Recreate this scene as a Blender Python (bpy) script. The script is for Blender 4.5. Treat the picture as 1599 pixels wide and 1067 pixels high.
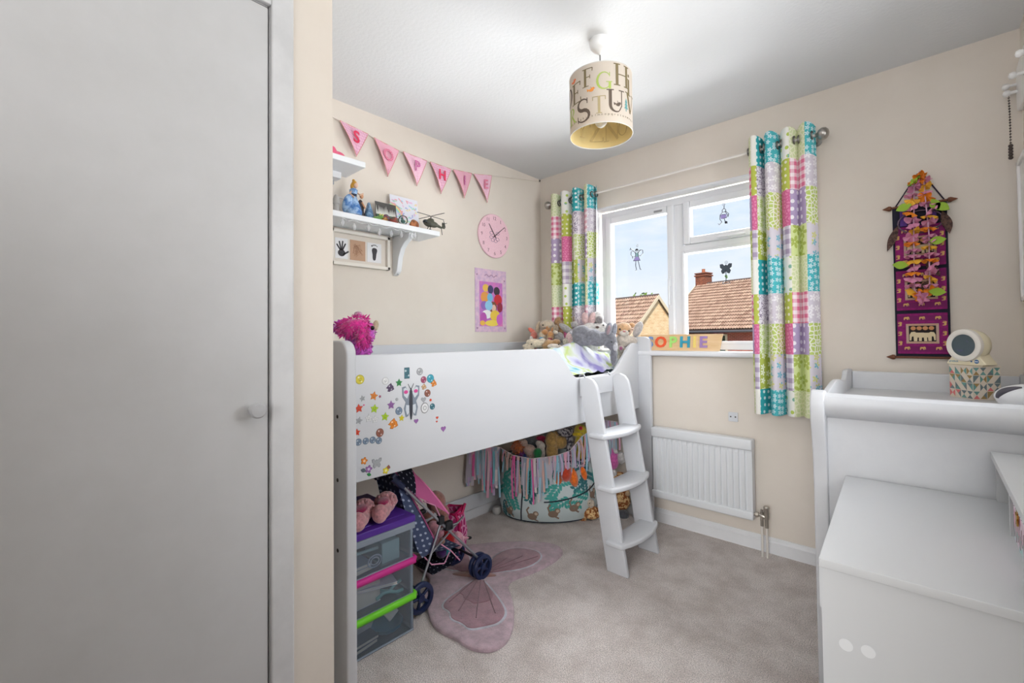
import bpy, bmesh, math, random
from mathutils import Vector as V, Matrix as M, noise as NZ
random.seed(7)
PI = math.pi; R = math.radians
for o in list(bpy.data.objects): bpy.data.objects.remove(o)
SC = bpy.context.scene; COL = SC.collection
# ------------------------------------------------------------------ camera
YAW = 0.74697
def cam_axes(yaw, pitch, roll):
    f = V((-math.sin(yaw)*math.cos(pitch), math.cos(yaw)*math.cos(pitch), math.sin(pitch)))
    r = V((math.cos(yaw), math.sin(yaw), 0)); u = r.cross(f)
    return math.cos(roll)*r+math.sin(roll)*u, -math.sin(roll)*r+math.cos(roll)*u, f
cd = bpy.data.cameras.new('camera'); cam = bpy.data.objects.new('camera', cd); COL.objects.link(cam)
_r, _u, _f = cam_axes(YAW, 0.020263, -0.010739)
cam.matrix_world = M(((_r.x, _u.x, -_f.x, 2.2108), (_r.y, _u.y, -_f.y, -2.7290), (_r.z, _u.z, -_f.z, 1.1702), (0, 0, 0, 1)))
cd.sensor_fit = 'HORIZONTAL'; cd.sensor_width = 36; cd.lens = 704.02/1599*36; cd.shift_y = -0.01317
cd.clip_start = 0.02; cd.clip_end = 300
SC.camera = cam
# ------------------------------------------------------------------ view, sky, sun, lamps
SC.view_settings.view_transform = 'Standard'; SC.view_settings.look = 'None'
SC.view_settings.exposure = 0.3; SC.view_settings.gamma = 1.0; SC.view_settings.use_curve_mapping = False
wd = bpy.data.worlds.new('sky'); SC.world = wd; wd.use_nodes = True
nt = wd.node_tree; nt.nodes.clear()
def nn(t, typ, **k):
    n = t.nodes.new(typ)
    for a, b in k.items(): setattr(n, a, b)
    return n
tc = nn(nt, 'ShaderNodeTexCoord'); sep = nn(nt, 'ShaderNodeSeparateXYZ'); nt.links.new(tc.outputs['Generated'], sep.inputs[0])
rmp = nn(nt, 'ShaderNodeValToRGB'); nt.links.new(sep.outputs['Z'], rmp.inputs[0])
e = rmp.color_ramp.elements; e[0].position = 0.0; e[0].color = (.90, .94, 1.0, 1); e[1].position = .6; e[1].color = (.25, .45, .88, 1)
x = e.new(.10); x.color = (.84, .91, 1.0, 1); x = e.new(.27); x.color = (.60, .78, 1.0, 1)
mp = nn(nt, 'ShaderNodeMapping'); mp.inputs['Scale'].default_value = (2.2, 2.2, 9); nt.links.new(tc.outputs['Generated'], mp.inputs[0])
ns = nn(nt, 'ShaderNodeTexNoise'); ns.inputs['Scale'].default_value = 2.3; ns.inputs['Detail'].default_value = 7; ns.inputs['Roughness'].default_value = .6
nt.links.new(mp.outputs[0], ns.inputs['Vector'])
cr = nn(nt, 'ShaderNodeValToRGB'); nt.links.new(ns.outputs[0], cr.inputs[0])
cr.color_ramp.elements[0].position = .42; cr.color_ramp.elements[0].color = (0, 0, 0, 1)
cr.color_ramp.elements[1].position = .75; cr.color_ramp.elements[1].color = (.9, .9, .9, 1)
mx = nn(nt, 'ShaderNodeMixRGB'); nt.links.new(cr.outputs[0], mx.inputs[0]); nt.links.new(rmp.outputs[0], mx.inputs[1]); mx.inputs[2].default_value = (.93, .96, 1, 1)
bg = nn(nt, 'ShaderNodeBackground'); bg.inputs['Strength'].default_value = .86; nt.links.new(mx.outputs[0], bg.inputs[0])
wo = nn(nt, 'ShaderNodeOutputWorld'); nt.links.new(bg.outputs[0], wo.inputs[0])
def lamp(name, typ, loc, target, energy, col=(1, 1, 1), **k):
    l = bpy.data.lights.new(name, typ); l.energy = energy; l.color = col
    for a, b in k.items(): setattr(l, a, b)
    o = bpy.data.objects.new(name, l); COL.objects.link(o); o.location = loc
    o.rotation_euler = (V(target)-V(loc)).to_track_quat('-Z', 'Y').to_euler(); return o
lamp('sun', 'SUN', (8, -14, 16), (0, 0, 0), 3.7, (1, .95, .87), angle=R(.6))
# added area lamp boosting the daylight thrown up from the sunlit street
lamp('ground_bounce_boost', 'AREA', (1.6, 5.6, -2.3), (1.1, -1.2, 2.2), 3000, (.97, .985, 1), shape='RECTANGLE', size=8.0, size_y=5.0)
# added area lamp boosting the sky's light, out of view above the window head
lamp('sky_boost', 'AREA', (1.7, 1.5, 3.5), (1.0, -1.4, .7), 520, (.95, .975, 1), shape='RECTANGLE', size=3.2, size_y=1.3)
# two added fill lamps aimed at the ceiling, out of view
lamp('rear_fill', 'AREA', (2.0, -3.1, 1.6), (1.75, -2.85, 2.4), 6, (.96, .98, 1), shape='RECTANGLE', size=.9, size_y=.7)
lamp('ceiling_fill', 'AREA', (2.1, -1.98, 1.95), (2.1, -1.8, 2.4), 6.5, (.94, .97, 1), shape='RECTANGLE', size=.8, size_y=.8)
# added narrow fill lamp behind the camera, aimed at the window wall
lamp('front_fill', 'AREA', (2.05, -3.55, 1.15), (1.1, -.2, .42), 4.6, (.97, .985, 1), shape='RECTANGLE', size=.9, size_y=1.4, spread=R(50))
# daylight from the second window, in the right-hand wall beside the camera
lamp('side_window_daylight', 'AREA', (2.74, -1.0, 1.58), (0, -.95, 1.5), 12, (.96, .98, 1), shape='RECTANGLE', size=1.0, size_y=1.0, spread=R(112))
# ------------------------------------------------------------------ materials
def lin(c):
    return tuple(((v/255)/12.92 if v/255 <= .04045 else ((v/255+.055)/1.055)**2.4) for v in c)
MATS = {}
def base_mat(name, col, rough=.5, metal=0, spec=.5):
    m = bpy.data.materials.new(name); m.use_nodes = True; b = m.node_tree.nodes['Principled BSDF']
    b.inputs['Base Color'].default_value = (*lin(col), 1); b.inputs['Roughness'].default_value = rough
    b.inputs['Metallic'].default_value = metal; b.inputs['Specular IOR Level'].default_value = spec
    MATS[name] = m; return m, m.node_tree, b
def mat(name, col, rough=.5, metal=0, var=None, bump=None, spec=.5, sheen=0, stretch=(1, 1, 1), trans=0):
    """var=(scale, colour2, lo, hi) colour mottling; bump=(scale, strength, distance)"""
    if name in MATS: return MATS[name]
    m, t, b = base_mat(name, col, rough, metal, spec)
    if sheen: b.inputs['Sheen Weight'].default_value = sheen; b.inputs['Sheen Roughness'].default_value = .5
    if trans: b.inputs['Transmission Weight'].default_value = trans
    if var or bump:
        tc = nn(t, 'ShaderNodeTexCoord'); mp = nn(t, 'ShaderNodeMapping'); mp.inputs['Scale'].default_value = stretch
        t.links.new(tc.outputs['Object'], mp.inputs[0])
    if var:
        n = nn(t, 'ShaderNodeTexNoise'); n.inputs['Scale'].default_value = var[0]; n.inputs['Detail'].default_value = 6; n.inputs['Roughness'].default_value = .65
        t.links.new(mp.outputs[0], n.inputs['Vector'])
        r = nn(t, 'ShaderNodeValToRGB'); t.links.new(n.outputs[0], r.inputs[0])
        r.color_ramp.elements[0].position = var[2]; r.color_ramp.elements[0].color = (*lin(var[1]), 1)
        r.color_ramp.elements[1].position = var[3]; r.color_ramp.elements[1].color = (*lin(col), 1)
        t.links.new(r.outputs[0], b.inputs['Base Color'])
    if bump:
        n2 = nn(t, 'ShaderNodeTexNoise'); n2.inputs['Scale'].default_value = bump[0]; n2.inputs['Detail'].default_value = 4
        t.links.new(mp.outputs[0], n2.inputs['Vector'])
        bp = nn(t, 'ShaderNodeBump'); bp.inputs['Strength'].default_value = bump[1]; bp.inputs['Distance'].default_value = bump[2]
        t.links.new(n2.outputs[0], bp.inputs['Height']); t.links.new(bp.outputs[0], b.inputs['Normal'])
    return m
def math_n(t, op, a, b=None):
    n = nn(t, 'ShaderNodeMath', operation=op)
    for i, v in enumerate((a, b)):
        if v is None: continue
        if isinstance(v, (int, float)): n.inputs[i].default_value = v
        else: t.links.new(v, n.inputs[i])
    return n.outputs[0]
def fabric(name, base, fg, kind, scale=40, thr=.3, fg2=None):
    """printed cotton: the print follows the cloth's own UV (in metres)"""
    m, t, b = base_mat(name, base, .9, 0, .1)
    tc = nn(t, 'ShaderNodeTexCoord'); mp = nn(t, 'ShaderNodeMapping'); mp.inputs['Scale'].default_value = (scale,)*3
    t.links.new(tc.outputs['UV'], mp.inputs[0]); vec = mp.outputs[0]
    def voro(rand=.35, feat='F1'):
        v = nn(t, 'ShaderNodeTexVoronoi', voronoi_dimensions='2D', feature=feat); v.inputs['Scale'].default_value = 1; v.inputs['Randomness'].default_value = rand
        t.links.new(vec, v.inputs['Vector']); return v
    if kind == 'dots': fac = math_n(t, 'LESS_THAN', voro(.25).outputs['Distance'], thr)
    elif kind == 'leaf': fac = math_n(t, 'GREATER_THAN', voro(1, 'DISTANCE_TO_EDGE').outputs['Distance'], thr)
    elif kind == 'scroll':
        n = nn(t, 'ShaderNodeTexNoise', noise_dimensions='2D'); n.inputs['Scale'].default_value = 1; n.inputs['Detail'].default_value = 1; t.links.new(vec, n.inputs['Vector'])
        fac = math_n(t, 'LESS_THAN', math_n(t, 'ABSOLUTE', math_n(t, 'SUBTRACT', n.outputs[0], .5)), thr)
    elif kind == 'gingham':
        s = nn(t, 'ShaderNodeSeparateXYZ'); t.links.new(vec, s.inputs[0])
        a = math_n(t, 'GREATER_THAN', math_n(t, 'FRACT', s.outputs[0]), .5); c = math_n(t, 'GREATER_THAN', math_n(t, 'FRACT', s.outputs[1]), .5)
        fac = math_n(t, 'MULTIPLY', math_n(t, 'ADD', a, c), .5)
    else:   # flower: five petals round scattered centres
        v = voro(.5); d = nn(t, 'ShaderNodeVectorMath', operation='SUBTRACT'); t.links.new(vec, d.inputs[0]); t.links.new(v.outputs['Position'], d.inputs[1])
        s = nn(t, 'ShaderNodeSeparateXYZ'); t.links.new(d.outputs[0], s.inputs[0])
        an = math_n(t, 'ARCTAN2', s.outputs[1], s.outputs[0]); pet = math_n(t, 'ABSOLUTE', math_n(t, 'COSINE', math_n(t, 'MULTIPLY', an, 2.5)))
        rad = math_n(t, 'MULTIPLY', math_n(t, 'ADD', math_n(t, 'MULTIPLY', pet, .75), .25), thr)
        fac = math_n(t, 'MULTIPLY', math_n(t, 'LESS_THAN', v.outputs['Distance'], rad), math_n(t, 'GREATER_THAN', v.outputs['Distance'], thr*.14))
    mx = nn(t, 'ShaderNodeMixRGB'); t.links.new(fac, mx.inputs[0]); mx.inputs[1].default_value = (*lin(base), 1); mx.inputs[2].default_value = (*lin(fg), 1)
    outc = mx.outputs[0]
    if fg2:
        n = nn(t, 'ShaderNodeTexNoise'); n.inputs['Scale'].default_value = .6; t.links.new(vec, n.inputs['Vector'])
        mx2 = nn(t, 'ShaderNodeMixRGB'); t.links.new(math_n(t, 'MULTIPLY', fac, math_n(t, 'GREATER_THAN', n.outputs[0], .5)), mx2.inputs[0])
        t.links.new(outc, mx2.inputs[1]); mx2.inputs[2].default_value = (*lin(fg2), 1); outc = mx2.outputs[0]
    t.links.new(outc, b.inputs['Base Color'])
    return m
def glass(name, tint=(255, 255, 255), op=.0, rough=0, gloss=.06):
    """thin clear sheet: lets light straight through, with a Fresnel reflection"""
    if name in MATS: return MATS[name]
    m = bpy.data.materials.new(name); m.use_nodes = True; t = m.node_tree; t.nodes.clear()
    tr = nn(t, 'ShaderNodeBsdfTransparent'); tr.inputs[0].default_value = (*lin(tuple(int(255-(255-v)*.35) for v in tint)), 1)
    gl = nn(t, 'ShaderNodeBsdfGlossy'); gl.inputs['Roughness'].default_value = rough
    fr = nn(t, 'ShaderNodeFresnel'); fr.inputs[0].default_value = 1.25
    a = nn(t, 'ShaderNodeMixShader'); t.links.new(fr.outputs[0], a.inputs[0]); t.links.new(tr.outputs[0], a.inputs[1]); t.links.new(gl.outputs[0], a.inputs[2])
    last = a.outputs[0]
    if op:
        df = nn(t, 'ShaderNodeBsdfDiffuse'); df.inputs[0].default_value = (*lin(tint), 1)
        c = nn(t, 'ShaderNodeMixShader'); c.inputs[0].default_value = op; t.links.new(last, c.inputs[1]); t.links.new(df.outputs[0], c.inputs[2]); last = c.outputs[0]
    o = nn(t, 'ShaderNodeOutputMaterial'); t.links.new(last, o.inputs[0]); MATS[name] = m; return m
def translucent(name, col, amt=.4):
    m = bpy.data.materials.new(name); m.use_nodes = True; t = m.node_tree; t.nodes.clear()
    d = nn(t, 'ShaderNodeBsdfDiffuse'); d.inputs[0].default_value = (*lin(col), 1); s = nn(t, 'ShaderNodeBsdfTranslucent'); s.inputs[0].default_value = (*lin(col), 1)
    a = nn(t, 'ShaderNodeMixShader'); a.inputs[0].default_value = amt; t.links.new(d.outputs[0], a.inputs[1]); t.links.new(s.outputs[0], a.inputs[2])
    o = nn(t, 'ShaderNodeOutputMaterial'); t.links.new(a.outputs[0], o.inputs[0]); MATS[name] = m; return m
def plain(c, rough=.6):
    k = 'paint_%d_%d_%d' % tuple(c)
    return MATS.get(k) or mat(k, c, rough)
# ------------------------------------------------------------------ mesh builder
BASEL = {}
class B:
    def __init__(s): s.v = []; s.f = []; s.m = []; s.u = []; s.k = 0; s.hasuv = False
    def add(s, vs, fs, uv=None):
        o = len(s.v); s.v += [tuple(p) for p in vs]
        for f in fs: s.f.append([i+o for i in f]); s.m.append(s.k)
        if uv: s.hasuv = True; s.u += [uv[i] for f in fs for i in f]
        elif True: s.u += [(0, 0)]*sum(len(f) for f in fs)
        return s
    def box(s, a, b, bev=0, mtx=None, seg=2):
        bm = bmesh.new(); bmesh.ops.create_cube(bm, size=1)
        for v in bm.verts: v.co = V(((a[i]+b[i])/2+v.co[i]*(b[i]-a[i]) for i in range(3)))
        if bev: bmesh.ops.bevel(bm, geom=bm.edges[:], offset=bev, segments=seg, profile=.5, affect='EDGES')
        if mtx: bmesh.ops.transform(bm, matrix=mtx, verts=bm.verts)
        s.bm(bm); return s
    def bm(s, bm):
        bm.verts.index_update(); s.add([v.co[:] for v in bm.verts], [[v.index for v in f.verts] for f in bm.faces]); bm.free()
    def tube(s, pts, r, seg=8, closed=False):
        pts = [V(p) for p in pts]; n = len(pts); rr = r if isinstance(r, (list, tuple)) else [r]*n
        vs = []; fs = []; prev = None
        for i, p in enumerate(pts):
            d = (pts[(i+1) % n]-pts[i-1]) if closed else (pts[min(i+1, n-1)]-pts[max(i-1, 0)])
            d = d.normalized() if d.length > 1e-9 else V((0, 0, 1))
            if prev is None: a = d.cross(V((0, 0, 1)) if abs(d.z) < .9 else V((1, 0, 0))).normalized()
            else: a = (prev-d*prev.dot(d)).normalized()
            prev = a; b = d.cross(a)
            for k in range(seg):
                t = 2*PI*k/seg; vs.append(p+(a*math.cos(t)+b*math.sin(t))*rr[i])
        for i in range(n if closed else n-1):
            for k in range(seg): fs.append([i*seg+k, i*seg+(k+1) % seg, ((i+1) % n)*seg+(k+1) % seg, ((i+1) % n)*seg+k])
        if not closed: fs += [list(range(seg))[::-1], [(n-1)*seg+k for k in range(seg)]]
        return s.add(vs, fs)
    def cyl(s, p0, p1, r0, r1=None, seg=16): return s.tube([p0, p1], [r0, r0 if r1 is None else r1], seg)
    def lathe(s, prof, c=(0, 0, 0), seg=24, mtx=None, sx=1, sy=1):
        n = len(prof); vs = []
        for k in range(seg):
            t = 2*PI*k/seg
            for r, z in prof:
                p = V((r*math.cos(t)*sx, r*math.sin(t)*sy, z)); vs.append((mtx @ p if mtx else p)+V(c))
        fs = [[k*n+i, ((k+1) % seg)*n+i, ((k+1) % seg)*n+i+1, k*n+i+1] for k in range(seg) for i in range(n-1)]
        return s.add(vs, fs)
    def prism(s, poly, fn, d0, d1):
        n = len(poly); vs = [fn(u, v, d0) for u, v in poly]+[fn(u, v, d1) for u, v in poly]
        fs = [list(range(n))[::-1], [n+i for i in range(n)]]+[[i, (i+1) % n, n+(i+1) % n, n+i] for i in range(n)]
        return s.add(vs, fs)
    def ell(s, c, r, tilt=0, yaw=YAW, seg=16, rings=10):
        mt = M.Rotation(yaw, 3, 'Z') @ M.Rotation(R(tilt), 3, 'Y'); vs = []; c = V(c)
        vs.append(c+mt @ V((0, 0, r[2])))
        for i in range(1, rings):
            a = PI*i/rings
            for k in range(seg):
                b = 2*PI*k/seg; vs.append(c+mt @ V((r[0]*math.sin(a)*math.cos(b), r[1]*math.sin(a)*math.sin(b), r[2]*math.cos(a))))
        vs.append(c-mt @ V((0, 0, r[2]))); last = len(vs)-1; fs = []
        for k in range(seg):
            fs.append([0, 1+k, 1+(k+1) % seg]); fs.append([last, last-seg+(k+1) % seg, last-seg+k])
            for i in range(rings-2): fs.append([1+i*seg+k, 1+(i+1)*seg+k, 1+(i+1)*seg+(k+1) % seg, 1+i*seg+(k+1) % seg])
        return s.add(vs, fs)
    def ribbon(s, pts, w, fn, d0, d1, cap=0):
        """flat stroke along 2D points"""
        pts = [V((*p, 0)) for p in pts]; n = len(pts); L = []; Rr = []
        for i, p in enumerate(pts):
            d = (pts[min(i+1, n-1)]-pts[max(i-1, 0)]).normalized(); q = V((-d.y, d.x, 0))
            ww = w[i] if isinstance(w, (list, tuple)) else w
            L.append(p+q*ww/2); Rr.append(p-q*ww/2)
        if cap:
            d = (pts[-1]-pts[-2]).normalized(); e0 = [pts[-1]+M.Rotation(a, 3, 'Z') @ d*w/2 for a in (-R(55), 0, R(55))]
            d = (pts[0]-pts[1]).normalized(); s0 = [pts[0]+M.Rotation(a, 3, 'Z') @ d*w/2 for a in (-R(55), 0, R(55))]
        for i in range(n-1):
            q = [Rr[i], Rr[i+1], L[i+1], L[i]]
            s.prism([(p.x, p.y) for p in q], fn, d0, d1)
        if cap:
            s.prism([(p.x, p.y) for p in [Rr[-1]]+e0+[L[-1]]], fn, d0, d1); s.prism([(p.x, p.y) for p in [L[0]]+s0+[Rr[0]]], fn, d0, d1)
        return s
    def text(s, txt, size, fn, d0, d1, bold=0, cx=0, cy=0):
        vs, fs = text_mesh(txt, size, bold)
        n = len(vs); s.add([fn(x+cx, y+cy, d1) for x, y in vs], fs)
        s.add([fn(x+cx, y+cy, d0) for x, y in vs], [f[::-1] for f in fs])
        ed = {}
        for f in fs:
            for i in range(len(f)):
                a, b = f[i], f[(i+1) % len(f)]; ed[(a, b)] = 1
        for (a, b) in ed:
            if (b, a) not in ed:
                pa, pb = vs[a], vs[b]
                s.add([fn(pa[0]+cx, pa[1]+cy, d0), fn(pb[0]+cx, pb[1]+cy, d0), fn(pb[0]+cx, pb[1]+cy, d1), fn(pa[0]+cx, pa[1]+cy, d1)], [[0, 1, 2, 3]])
        return s
    def out(s, name, mats, parent=None, loc=None, smooth=None, **tags):
        base = BASEL[parent.name] if parent else V(loc or (0, 0, 0))
        me = bpy.data.meshes.new(name)
        me.from_pydata([(p[0]-base[0], p[1]-base[1], p[2]-base[2]) for p in s.v], [], s.f)
        for m in (mats if isinstance(mats, (list, tuple)) else [mats]): me.materials.append(m)
        me.polygons.foreach_set('material_index', s.m)
        if s.hasuv:
            l = me.uv_layers.new(name='UVMap'); l.data.foreach_set('uv', [c for q in s.u for c in q])
        if smooth is not None:
            me.shade_smooth(); me.set_sharp_from_angle(angle=R(smooth))
        me.update()
        return link(name, me, parent, base, **tags)
def link(name, me, parent, base, **tags):
    o = bpy.data.objects.new(name, me); COL.objects.link(o)
    if parent: o.parent = parent
    else: o.location = base
    BASEL[o.name] = V(base)
    for k, v in tags.items(): o[k] = v
    return o
def thing(name, label, cat, loc, group=None, **k):
    o = bpy.data.objects.new(name, None); COL.objects.link(o); o.location = loc; o.empty_display_size = .05; BASEL[o.name] = V(loc)
    o['label'] = label; o['category'] = cat
    if group: o['group'] = group
    for a, b in k.items(): o[a] = b
    return o
def TG(label, cat, group=None):
    d = dict(label=label, category=cat)
    if group: d['group'] = group
    return d
ST = dict(kind='structure')
_TX = {}
def text_mesh(txt, size, bold):
    key = (txt, size, bold)
    if key not in _TX:
        c = bpy.data.curves.new('t', 'FONT'); c.body = txt; c.size = size; c.offset = bold; c.align_x = 'CENTER'; c.align_y = 'CENTER'; c.resolution_u = 3
        o = bpy.data.objects.new('t', c); COL.objects.link(o); bpy.context.view_layer.update()
        me = bpy.data.meshes.new_from_object(o.evaluated_get(bpy.context.evaluated_depsgraph_get()))
        _TX[key] = ([(v.co.x, v.co.y) for v in me.vertices], [list(p.vertices) for p in me.polygons])
        bpy.data.objects.remove(o); bpy.data.curves.remove(c); bpy.data.meshes.remove(me)
    return _TX[key]
def union(b, voxel=.005, smooth=4):
    """one continuous skin over overlapping lumps"""
    me = bpy.data.meshes.new('u'); me.from_pydata(b.v, [], b.f); o = bpy.data.objects.new('u', me); COL.objects.link(o)
    m = o.modifiers.new('r', 'REMESH'); m.mode = 'VOXEL'; m.voxel_size = voxel
    m2 = o.modifiers.new('s', 'SMOOTH'); m2.iterations = smooth; m2.factor = .5
    bpy.context.view_layer.update()
    me2 = bpy.data.meshes.new_from_object(o.evaluated_get(bpy.context.evaluated_depsgraph_get()))
    r = B(); r.add([v.co[:] for v in me2.vertices], [list(p.vertices) for p in me2.polygons])
    bpy.data.objects.remove(o); bpy.data.meshes.remove(me); bpy.data.meshes.remove(me2); return r
# 2D outlines
def circ(r, n=20, c=(0, 0), ry=None): return [(c[0]+r*math.cos(2*PI*i/n), c[1]+(ry or r)*math.sin(2*PI*i/n)) for i in range(n)]
def star(r, k=.5, n=5, rot=90): return [((r if i % 2 == 0 else r*k)*math.cos(R(rot)+PI*i/n), (r if i % 2 == 0 else r*k)*math.sin(R(rot)+PI*i/n)) for i in range(2*n)]
def petal(r, n=5, k=.55, m=40): return [((r*(k+(1-k)*abs(math.cos(n*t/2))))*math.cos(t), (r*(k+(1-k)*abs(math.cos(n*t/2))))*math.sin(t)) for t in [2*PI*i/m for i in range(m)]]
def heart(r, m=24): return [(r*math.sin(t)**3, r*(.8125*math.cos(t)-.3125*math.cos(2*t)-.125*math.cos(3*t)-.0625*math.cos(4*t))) for t in [2*PI*i/m for i in range(m)]][::-1]
def leafp(L, w, a=0, c=(0, 0), n=6):
    pts = [(L*i/n, w*math.sin(PI*i/n)) for i in range(n+1)]+[(L*i/n, -w*math.sin(PI*i/n)) for i in range(n-1, 0, -1)]
    ca, sa = math.cos(a), math.sin(a); return [(c[0]+x*ca-y*sa, c[1]+x*sa+y*ca) for x, y in pts]
def bfly(r):
    h = [(0.05, .75), (.25, .55), (.6, .95), (1, .9), (.95, .35), (.6, .05), (.8, -.3), (.6, -.8), (.3, -.75), (.06, -.2), (.03, -.6)]
    return [(x*r, y*r) for x, y in h[::-1]]+[(-x*r, y*r) for x, y in h]
def smoothpoly(p, it=2):
    for _ in range(it):
        q = []
        for i in range(len(p)):
            a, b = p[i], p[(i+1) % len(p)]
            q += [(a[0]*.75+b[0]*.25, a[1]*.75+b[1]*.25), (a[0]*.25+b[0]*.75, a[1]*.25+b[1]*.75)]
        p = q
    return p
LW = lambda u, v, d: (d, u, v)        # left-wall plane: u along +y, v up, d out into the room
WW = lambda u, v, d: (u, -d, v)       # window-wall plane: u along +x, v up, d out into the room
FL = lambda u, v, d: (u, v, d)        # floor plane
# ------------------------------------------------------------------ room shell
wallm = mat('wall_paint', (229, 220, 209), .85, var=(1.6, (224, 214, 202), .35, .6), bump=(140, .06, .001))
ceilm = mat('ceiling_paint', (220, 221, 222), .9, bump=(70, .35, .003))
gloss = mat('white_gloss', (236, 236, 237), .35, var=(3, (228, 229, 231), .35, .65))
upvc = mat('white_upvc', (228, 229, 232), .3)
doorm = mat('door_paint', (206, 206, 207), .45, var=(2.2, (197, 197, 197), .3, .62), bump=(60, .05, .001))
carpetm = mat('carpet', (248, 238, 232), .95, var=(7, (222, 209, 201), .34, .6), bump=(300, 1.0, .010), spec=.1, sheen=.3)
# fine tuft mottling on top of the broad pile marks
_t = carpetm.node_tree; _b = _t.nodes['Principled BSDF']; _src = _b.inputs['Base Color'].links[0].from_socket
_n = nn(_t, 'ShaderNodeTexNoise'); _n.inputs['Scale'].default_value = 260; _n.inputs['Detail'].default_value = 3
_tc = nn(_t, 'ShaderNodeTexCoord'); _t.links.new(_tc.outputs['Object'], _n.inputs['Vector'])
_r = nn(_t, 'ShaderNodeValToRGB'); _t.links.new(_n.outputs[0], _r.inputs[0])
_r.color_ramp.elements[0].position = .3; _r.color_ramp.elements[0].color = (.52, .50, .50, 1); _r.color_ramp.elements[1].position = .68; _r.color_ramp.elements[1].color = (1.3, 1.3, 1.3, 1)
_m = nn(_t, 'ShaderNodeMixRGB', blend_type='MULTIPLY'); _m.inputs[0].default_value = 1; _t.links.new(_src, _m.inputs[1]); _t.links.new(_r.outputs[0], _m.inputs[2]); _t.links.new(_m.outputs[0], _b.inputs['Base Color'])
XR, YB, XC, YC, H = 2.505, -3.65, 1.0, -2.15, 2.4
b = B(); b.box((-.15, YB-.1, -.12), (XR+.15, .27, 0)); b.out('floor', carpetm, **ST)
b = B(); b.box((-.15, YB-.1, H), (XR+.15, .27, H+.15)); b.out('ceiling', ceilm, **ST)
b = B(); b.box((-.15, YB, 0), (0, .27, H)); b.out('wall_left', wallm, **ST)
WX0, WX1, WZ0, WZ1 = .47, 1.74, 1.05, 2.067
b = B()
for a, c in (((0, 0, 0), (WX0, .27, H)), ((WX1, 0, 0), (XR, .27, H)), ((WX0, 0, 0), (WX1, .27, WZ0)), ((WX0, 0, WZ1), (WX1, .27, H))): b.box(a, c)
b.out('wall_window', wallm, **ST)
b = B(); SY0, SY1, SZ0, SZ1 = -1.60, -.57, 1.05, 2.08
for a, c in (((XR, YB, 0), (XR+.15, SY0, H)), ((XR, SY1, 0), (XR+.15, .27, H)), ((XR, SY0, 0), (XR+.15, SY1, SZ0)), ((XR, SY0, SZ1), (XR+.15, SY1, H))): b.box(a, c)
b.out('wall_right', wallm, **ST)
b = B(); b.box((0, YB-.1, 0), (XR, YB, H)); b.out('wall_back', wallm, **ST)
# built-in cupboard: its front wall, the return towards the bed, a flush door and its lining
DY0, DY1, DZ = -3.08, -2.318, 2.008
b = B(); b.box((XC-.1, DY1+.012, 0), (XC, YC, H)); b.box((XC-.1, YB, 0), (XC, DY0-.012, H)); b.box((XC-.1, DY0-.012, DZ+.012), (XC, DY1+.012, H)); b.box((0, YC-.08, 0), (XC-.1, YC, H))
b.out('wall_closet', wallm, **ST)
b = B(); b.box((XC-.03, DY0, .008), (XC+.004, DY1, DZ), .003)
d1 = b.out('door_1', doorm, loc=(XC, DY0, 0), **ST)
b = B(); kz = 1.002; ky = -2.352
b.lathe([(0, 0), (.012, 0), (.011, .012), (.016, .02), (.0185, .028), (.0185, .036), (.015, .0405), (0, .0415)], (XC+.004, ky, kz), 24, M.Rotation(PI/2, 3, 'Y'))
b.out('handle', mat('knob_paint', (188, 188, 190), .35), d1, smooth=40)
b = B()
for (y0, y1, z0, z1) in ((DY1+.004, DY1+.058, 0, DZ+.13), (DY0-.058, DY0-.004, 0, DZ+.13), (DY0-.004, DY1+.004, DZ+.004, DZ+.13)): b.box((XC, y0, z0), (XC+.016, y1, z1), .004)
b.box((XC-.05, DY1+.003, 0), (XC, DY1+.012, DZ+.01)); b.box((XC-.05, DY0-.012, 0), (XC, DY0-.003, DZ+.01)); b.box((XC-.05, DY0, DZ+.003), (XC, DY1, DZ+.012))
b.out('trim_1', mat('architrave_paint', (216, 216, 217), .4, var=(5, (203, 203, 204), .35, .6)), **ST)
# skirting boards, chamfered at the top
def skirt(name, fn, u0, u1):
    b = B(); b.prism([(0, 0), (.016, 0), (.016, .06), (.011, .066), (.007, .083), (0, .083)], fn, u0, u1); b.out(name, gloss, **ST)
skirt('baseboard_window', lambda d, z, u: (u, -d, z), 0, XR)
skirt('baseboard_left', lambda d, z, u: (d, u, z), YC, 0)
skirt('baseboard_right', lambda d, z, u: (XR-d, u, z), YB, 0)
skirt('baseboard_closet', lambda d, z, u: (XC+d, u, z), DY1+.06, YC)
skirt('baseboard_back', lambda d, z, u: (u, YB+d, z), 1.0, XR)
# ------------------------------------------------------------------ window
win = bpy.data.objects.new('window_1', None); COL.objects.link(win); win.location = (1.1, .07, WZ0); BASEL['window_1'] = V(win.location); win['kind'] = 'structure'
def frame(b, x0, x1, z0, z1, w, y0, y1, bev=.006):
    b.box((x0, y0, z0), (x0+w, y1, z1), bev); b.box((x1-w, y0, z0), (x1, y1, z1), bev); b.box((x0+w, y0+.0006, z0), (x1-w, y1-.0006, z0+w), bev*.6); b.box((x0+w, y0+.0006, z1-w), (x1-w, y1-.0006, z1), bev*.6)
b = B(); frame(b, .50, 1.72, 1.082, 2.045, .048, .075, .145); b.box((1.03, .0765, 1.13), (1.086, .143, 1.997), .004); b.box((1.086, .0765, 1.684), (1.672, .143, 1.735), .004); b.out('frame', upvc, win)
b = B(); frame(b, .535, 1.033, 1.115, 2.005, .046, .06, .12, .01); b.out('sash', upvc, win)
b = B(); frame(b, 1.092, 1.70, 1.735, 2.005, .044, .06, .12, .01); b.out('sash', upvc, win)
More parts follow.
